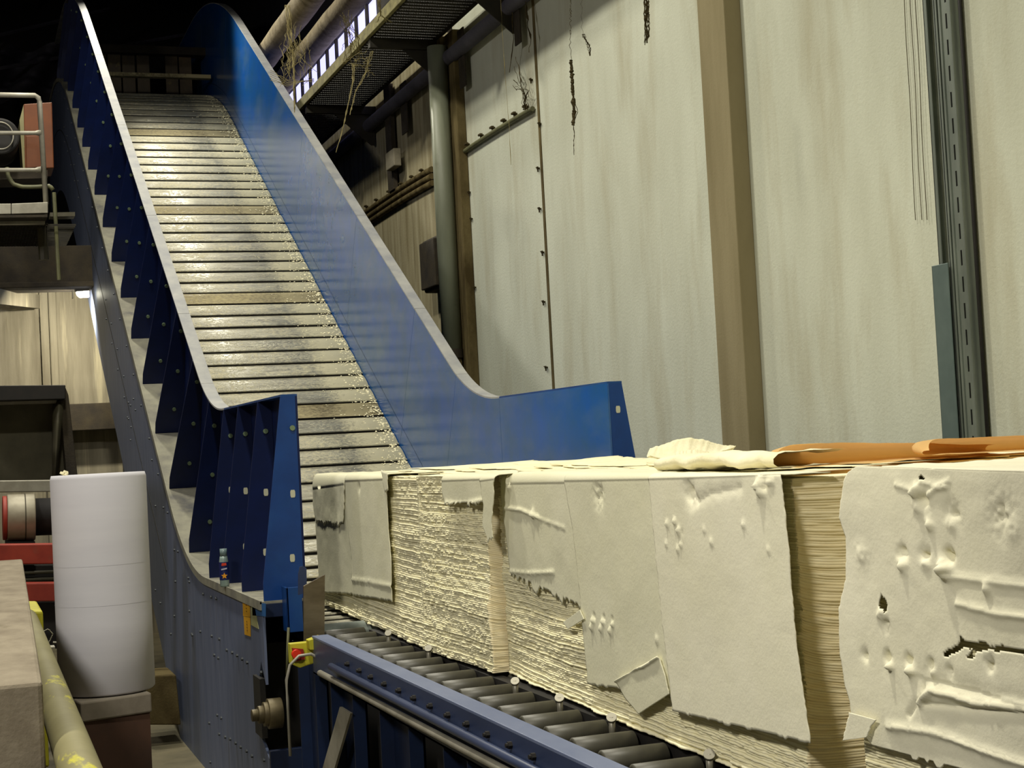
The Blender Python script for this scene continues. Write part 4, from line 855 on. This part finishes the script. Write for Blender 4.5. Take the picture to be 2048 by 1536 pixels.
# ------------------------------------------------------------------ cobwebs and hanging dust
def strand(mb, pts, r, n=18, jit=.012, lumps=0, rng=None):
    pts = np.array(pts, float); q = interp_poly(pts, n); rng = rng or RNG
    q[1:-1] += rng.normal(size=(n-2, 3))*jit*.35
    rs = [max(.001, r*.45*(1+lumps*1.5*abs(rng.normal()))) for _ in range(n)]
    mb.tube(q, rs, 4)
def P_(px, py, y): return at(px, py, y=y)
mb = MB()
for (a, b, yy) in [((1140, 0), (1142, 30), 8.8), ((1139, 20), (1141, 70), 8.8), ((1140, 60), (1143, 160), 8.8)]: strand(mb, [P_(*a, yy), P_(*b, yy)], .004)
for k in range(4): strand(mb, [P_(1142, 120, 8.8), P_(1146, 190, 8.8), P_(1147+k, 225, 8.8), P_(1146, 250, 8.8)], .007, 24, .006, 1.2)
strand(mb, [P_(1150, 205, 8.8), P_(1156, 222, 8.8), P_(1150, 238, 8.8)], .005, 10, .004)
strand(mb, [P_(1146, 248, 8.8), P_(1149, 270, 8.8), P_(1147, 282, 8.8), P_(1148, 310, 8.8)], .003, 14, .003, .8)
for o_ in (mb,):
    pass
# hang it on the walkway beam
strand(mb, [P_(1140, 5, 8.8), P_(1138, -70, 8.8)], .004)
props(mb.build('cobweb', M['web_dark']), 'long dark cobweb with a clot at its end hanging before the wall', 'cobweb')
mb = MB()
for k in range(7): strand(mb, [P_(1288+k*1.6, -40, 8.8), P_(1289+k*1.5, 30, 8.8), P_(1290+k*1.4, 70+RNG.integers(0, 22), 8.8)], .005, 22, .008, .8)
props(mb.build('cobweb', M['web_dark']), 'short tangled dark cobweb at the top edge left of the pilaster', 'cobweb')
mb = MB()
for k in range(5): strand(mb, [P_(1164+k, 68, 8.8), P_(1172+k*.8, 84, 8.8), P_(1176+k*1.3, 96, 8.8), P_(1180, 112, 8.8)], .0028, 16, .008, .5)
strand(mb, [P_(1166, 70, 8.8), P_(1160, -60, 8.8)], .0016)
props(mb.build('cobweb', M['web_dark']), 'small looped cobweb high on the wall right of the long hanging one', 'cobweb')
mb = MB()
for k in range(10): strand(mb, [at(1030+RNG.uniform(-8, 20), 120+RNG.uniform(-10, 60), x=4.9), at(1045+RNG.uniform(-8, 14), 180, x=4.92), at(1052+RNG.uniform(-6, 10), 220, x=4.95)], .004, 12, .02, .5)
strand(mb, [at(1024, 0, x=4.9), at(1027, 80, x=4.9), at(1019, 145, x=4.9)], .006, 14, .01, .6)
strand(mb, [at(1050, 0, x=4.9), at(1060, 70, x=4.9), at(1058, 105, x=4.9)], .006, 14, .015, 1.2)
props(mb.build('cobweb', M['web_dark']), 'ragged cobweb tuft above the end of the short wall conduit', 'cobweb')
mb = MB()
strand(mb, [at(1000, -20, x=4.7), at(1010, 150, x=4.7), at(1018, 250, x=4.7), at(1022, 330, x=4.7)], .0022, 20, .003, .8)
props(mb.build('cobweb', M['web']), 'single pale thread hanging in front of the short wall conduit', 'cobweb')
mb = MB()
for k in range(26):
    x0 = 560+RNG.uniform(0, 75); y0 = 40+RNG.uniform(0, 60); a = P_(x0, y0, 15.2)
    strand(mb, [a, P_(x0+RNG.uniform(-10, 14), y0+40, 15.1), P_(x0+RNG.uniform(-20, 26), y0+60+RNG.uniform(0, 30), 15.0)], .003, 12, .03, .5)
for k in range(7): strand(mb, [P_(570+k*2, 10, 15.2), P_(577+k, 70, 15.1), P_(585+k*.6, 120, 15.0), P_(589, 225, 14.9)], .004, 20, .02, .5)
props(mb.build('cobweb', M['web']), 'tangle of pale cobwebs draped from the far lagged pipe', 'cobweb')
mb = MB()
for k in range(14):
    strand(mb, [P_(690+RNG.uniform(-10, 14), 15+RNG.uniform(0, 30), 14), P_(700+RNG.uniform(-6, 20), 70, 14.2), P_(712+RNG.uniform(-30, 16), 100+RNG.uniform(0, 40), 14.6)], .004, 14, .02, .4)
for k in range(6): strand(mb, [P_(755+k, -10, 12.4), P_(760+k*.5, 30, 12.5), P_(768+RNG.uniform(-20, 20), 45, 12.6)], .003, 12, .012, .4)
props(mb.build('cobweb', M['web']), 'pale cobwebs stretched from the near lagged pipe to the window strip', 'cobweb')
mb = MB()
for k in range(4):
    strand(mb, [P_(704+k*2, 128, 14.4), P_(705+k, 160, 14.2), P_(700+k*.6, 185, 14.1), P_(690, 240, 14.0), P_(672, 305, 13.9)], .004, 24, .008, .4)
    strand(mb, [P_(742+k*1.5, 102, 14.0), P_(728+k, 150, 14.0), P_(712, 180, 14.0), P_(700, 230, 13.9)], .003, 20, .012, .4)
for k in range(12): strand(mb, [P_(700+RNG.uniform(0, 50), 95+RNG.uniform(0, 40), 14.2), P_(712+RNG.uniform(-30, 40), 125+RNG.uniform(-5, 30), 14.2)], .003, 10, .03, .4)
props(mb.build('cobweb', M['web']), 'fork of cobweb strands hanging from the walkway edge over the blue side', 'cobweb')
mb = MB()
for k in range(6): strand(mb, [P_(540, 140+k*4, 15.5), P_(575, 160+k*2.5, 15.4), P_(628, 164-k*1.4, 15.2)], .004, 16, .012, .3)
props(mb.build('cobweb', M['web']), 'flat cobweb threads stretched sideways just above the blue side', 'cobweb')

# ------------------------------------------------------------------ left side: roll on its block
rl = thing('paper_roll', 'tall white paper roll standing on end on a dark block', 'paper roll', tuple(at(212, 1375, y=7.62)))
c = at(203, 1100, y=7.6); rx = (at(293, 945, y=7.6)[0]-at(98, 957, y=7.6)[0])/2*.985; zt_, zb_ = 1.705, .685; cx = .616; cyy = 7.6
MB().tube([(cx, cyy, zb_), (cx, cyy, zb_+.01)]+[(cx, cyy, zb_+(zt_-zb_)*t) for t in (.33, .6, .74, .98)]+[(cx, cyy, zt_)], [rx-.01, rx, rx, rx, rx, rx, rx-.006], 72).build('roll', M['white_paper'], rl, smooth=True)
for z in (zb_+(zt_-zb_)*.405, zb_+(zt_-zb_)*.585):
    MB().tube([(cx, cyy, z), (cx, cyy, z+.002)], rx+.0008, 72, caps=False).build('sheet_edge', M['white_paper'], rl)
a = at(128, 948, y=7.55)
mb = MB()
for k in range(9): q = a+RNG.normal(size=3)*np.array([.008, .008, .005]); mb.tube([q, q+np.array([.004, 0, .01])], [.008, .006], 6)
props(mb.build('pulp_scrap', M['pulp']), 'tiny cream pulp crumb on the rim of the white roll', 'scrap')
# block under the roll
tz_ = .68; A, B = at(165, 1405, z=tz_), at(298, 1385, z=tz_); D = at(108, 1372, z=tz_); E_ = B+(D-A)
bl = thing('support_block', 'dark brown block with a dusty top under the white roll', 'block', (A[0], A[1], FZ))
MB().hexa([tuple([p[0], p[1], FZ]) for p in (A, B, E_, D)]+[tuple([p[0], p[1], tz_-.09]) for p in (A, B, E_, D)]).build('body', M['brown'], bl)
g = np.array([(-.01, -.01), (.01, -.01), (.01, .01), (-.01, .01)])
MB().hexa([(p[0]+q[0], p[1]+q[1], tz_-.09) for p, q in zip((A, B, E_, D), g)]+[(p[0]+q[0], p[1]+q[1], tz_) for p, q in zip((A, B, E_, D), g)]).build('top_slab', M['brown_top'], bl, bevel=.008)
# parapet and painted pipe in the foreground
tp = 1.2; q1, q2 = at(85, 1362, z=tp), at(45, 1118, z=tp); d = (q2-q1)/np.linalg.norm(q2-q1)
q1b = q1-d*0; 
pp = thing('parapet', 'low concrete parapet in the lower left corner, stained on its near face', 'parapet', (q1[0], q1[1], FZ))
MB().hexa([(q1[0]-1.6, q1[1]+.05, FZ), (q1[0], q1[1], FZ), (q2[0], q2[1], FZ), (q2[0]-1.6, q2[1]+.1, FZ), (q1[0]-1.6, q1[1]+.05, tp), (q1[0], q1[1], tp), (q2[0], q2[1], tp), (q2[0]-1.6, q2[1]+.1, tp)]).build('block', M['parapet'], pp, bevel=.012)
e1, e2 = at(85, 1262, z=1.0), at(183, 1536, z=1.0); r = .052
x0 = .25
props(MB().tube([(.285, 8.1, 1.0), (.28, 7.5, 1.0), (.25, 4, 1.0), (.236, 2.4, 1.0)], r, 32).build('painted_pipe', M['olive'], smooth=True), 'thick olive pipe with yellow paint marks beside the parapet', 'pipe')
q = [at(*p, y=8.3) for p in [(56, 1222), (86, 1222), (90, 1340), (62, 1340)]]; qb = [at(*p, y=8.9) for p in [(50, 1190), (75, 1190)]]
MBy = MB().prism([(q[0][0], q[3][2]-.5), (q[1][0], q[3][2]-.5), (q[1][0], q[1][2]), (q[0][0], q[0][2])], 'y', 8.3, 8.95)
props(MBy.build('yellow_post', M['yellow'], bevel=.012), 'bright yellow box post between the parapet and the white roll', 'post')
mb = MB(); strand(mb, [at(88, 1262, y=8.5), at(96, 1258, y=8.5), at(106, 1268, y=8.5), at(98, 1284, y=8.5), at(92, 1290, y=8.5)], .006, 20, .002)
mb.cyl(at(106, 1285, y=8.2), at(119, 1285, y=8.2), .006, 6).box(at(90, 1300, y=8.6), at(108, 1290, y=8.7)).cyl(at(94, 1296, y=8.5), at(95, 1330, y=8.5), .006, 6)
props(mb.build('wire_bracket', M['pale']), 'small bent wire bracket sticking out left of the white roll', 'bracket')
# red machine
rmch = thing('roller_machine', 'old machine with a pale drum, red end ring and red beams behind the roll', 'machine', tuple(at(60, 1230, y=12)))
c1, c2 = at(14, 1036, y=12), at(70, 1034, y=12); R_ = abs(at(40, 990, y=12)[2]-at(40, 1084, y=12)[2])/2
MB().cyl(c1, c2, R_, 36).build('drum', M['drum'], rmch, smooth=True, bevel=.008)
MB().cyl(c1+(c2-c1)*.62, c1+(c2-c1)*.66, R_*1.02, 36).build('drum_band', M['hood'], rmch, smooth=True)
MB().cyl(c1-(c2-c1)*.9, c1-(c2-c1)*.75, R_*.5, 24).cyl(c1-(c2-c1)*.16, c1, R_*.94, 36).build('end_ring', M['red'], rmch, smooth=True, bevel=.006)
MB().cyl(c2, c2+(c2-c1)*3, R_*.8, 24).build('shaft_cover', M['black'], rmch, smooth=True)
for (ya_, yb_, yy, m) in [(1090, 1130, 11.6, 'red'), (1168, 1205, 11.5, 'red'), (1132, 1166, 12.1, 'black'), (962, 986, 12.4, 'pale'), (1206, 1300, 12.0, 'black')]:
    slab(MB(), [(-80, ya_), (235, ya_-4), (235, yb_-4), (-80, yb_)], yy, .15).build('beam', M[m], rmch, bevel=.008)
for yy in (1146, 1160): MB().cyl(at(-60, yy+4, y=12.05), at(200, yy-6, y=12.05), .012, 8).build('rod', M['hood'], rmch, smooth=True)
props(slab(MB(), [(12, 1083), (70, 1083), (72, 1094), (12, 1096)], 11.9, .3).build('drum_cradle', M['black'], rmch))
# hood
hd = thing('machine_hood', 'big dark steel hood with a pale ledge, left of the conveyor', 'machine', tuple(at(60, 965, y=13)))
slab(MB(), [(-90, 802), (118, 800), (134, 966), (-90, 970)], 13.0, .8).build('panel', M['hood'], hd, bevel=.006)
slab(MB(), [(-90, 772), (131, 770), (131, 798), (-90, 804)], 12.7, 1.1).build('top_band', M['black'], hd, bevel=.006)
slab(MB(), [(-90, 800), (116, 794), (112, 806), (-90, 812)], 12.9, .1).build('ledge', M['pale'], hd)
slab(MB(), [(131, 775), (137, 790), (157, 966), (134, 966), (120, 800), (131, 798)], 12.8, .9).build('side_cheek', M['rust'], hd, bevel=.006)
pts = [at(104, 812, y=12.8), at(104, 835, y=12.8), at(108, 868, y=12.8)]
mb = MB(); vs = []
for i in range(13):
    t = i/12*math.pi*.9; zz = None
    for j, (py) in enumerate((808, 850, 895, 955)):
        wv = 26-j*5; vs.append(tuple(at(104+wv*(i/12), py+j*0, y=12.85-.10*math.sin(t))))
fs = [(i*4+j, i*4+j+1, (i+1)*4+j+1, (i+1)*4+j) for i in range(12) for j in range(3)]
o = mb.add(vs, fs).build('curled_flap', M['hood'], hd, smooth=True); md = o.modifiers.new('t', 'SOLIDIFY'); md.thickness = .006
# platform with railing
pf = thing('railed_platform', 'raised platform with a pale tubular railing at the left edge', 'platform', tuple(at(40, 430, y=16)))
rr = .026
MB().tube([at(-90, 188, y=16), at(70, 191, y=16), at(77, 196, y=16), at(79, 204, y=16), at(92, 408, y=16)], rr, 12).build('top_rail', M['pale'], pf, smooth=True)
for yy in (266, 340): MB().tube([at(-90, yy, y=16), at(70, yy, y=16), at(82, yy, y=16)], [rr*.8, rr*.8, rr*1.4], 12).build('mid_rail', M['pale'], pf, smooth=True)
slab(MB(), [(-90, 408), (22, 407), (22, 428), (-90, 430)], 15.9, .2).build('kick_plate', M['pale'], pf, bevel=.006)
slab(MB(), [(23, 407), (96, 404), (96, 426), (23, 428)], 15.9, .2).build('kick_plate', M['pale'], pf, bevel=.006)
slab(MB(), [(-90, 431), (95, 429), (95, 434), (-90, 436)], 15.85, 2.0).build('deck', M['rust'], pf)
slab(MB(), [(-90, 437), (90, 435), (90, 447), (-90, 449)], 16.1, .1).build('under_beam', M['pale'], pf)
mb = MB()
for k in range(24):
    a = at(-60+k*6.6, 452, y=16.4); mb.box((a[0]-.006, 16.2, a[2]-.02), (a[0]+.006, 17.8, a[2]))
for k in range(16): a = at(0, 452, y=16.4); mb.box((-.6, 16.2+k*.1, a[2]-.03), (1.2, 16.21+k*.1, a[2]-.01))
props(mb.build('grating', M['grate'], pf), kind='stuff')
MB().cyl(at(108, 385, y=16.3), at(118, 560, y=16.3), .02, 8).build('hanger', M['hose'], pf)
MB().cyl(at(84, 450, y=16.4), at(88, 520, y=16.4), .05, 8).build('prop', M['hood'], pf)
slab(MB(), [(100, 425), (150, 424), (150, 432), (100, 433)], 16.3, .2).build('bracket', M['hood'], pf)
oc = thing('control_cabinet', 'rusty orange cabinet behind the railing', 'cabinet', tuple(at(70, 336, y=17)))
slab(MB(), [(47, 208), (104, 204), (108, 336), (50, 338)], 17.0, .5).build('body', M['orange'], oc, bevel=.01)
slab(MB(), [(39, 240), (47, 210), (50, 338), (46, 338)], 17.0, .5).build('side', M['olive'], oc)
slab(MB(), [(52, 272), (84, 270), (86, 334), (53, 336)], 16.97, .04).build('door', M['orange'], oc, bevel=.006)
mo = thing('electric_motor', 'dark round motor with a pale guard ring behind the railing', 'motor', tuple(at(5, 330, y=16.8)))
c = at(0, 280, y=16.8); MB().cyl((c[0], 16.6, c[2]), (c[0], 17.3, c[2]), .19, 28).build('body', M['black'], mo, smooth=True, bevel=.02)
MB().tube([(c[0]+.125*math.cos(t), 16.58, c[2]+.14*math.sin(t)) for t in np.linspace(0, 6.2832, 33)], .008, 6, caps=False).build('guard_ring', M['pale'], mo, smooth=True)
slab(MB(), [(-40, 345), (95, 340), (95, 356), (-40, 360)], 16.9, .5).build('base', M['rust'], mo)
pts = [at(x, y, y=16.5) for x, y in [(14, 335), (16, 352), (26, 368), (44, 374), (70, 374), (100, 372), (106, 380)]]
props(MB().tube(interp_poly(pts, 20), .022, 8).build('hose', M['hose'], smooth=True), 'olive hose looping under the motor behind the railing', 'hose')
# small lit lamp
ll = thing('bulkhead_lamp', 'small glaring lamp under the dark platform beam', 'lamp', tuple(at(165, 588, y=19.0)))
slab(MB(), [(152, 583), (178, 580), (179, 594), (160, 595), (154, 590)], 18.95, .06).build('diffuser', M['lamp_on'], ll, bevel=.008)
slab(MB(), [(150, 577), (179, 576), (178, 581), (152, 583)], 18.93, .12).build('housing', M['black'], ll)
slab(MB(), [(145, 580), (147, 580), (147, 596), (145, 596)], 18.95, .08).build('bracket', M['pale'], ll)
q = at(150, 600, y=19.3)
lamp(tuple(q), 70, .12, (1, .92, .72), 'bulkhead_light', target=(q[0]-.2, 20.6, 2.0))
# low block behind
props(slab(MB(), [(296, 1352), (352, 1350), (362, 1450), (296, 1450)], 12.6, .5).build('wooden_block', M['column'], bevel=.01), 'brown wooden block low between the white roll and the chassis', 'block')
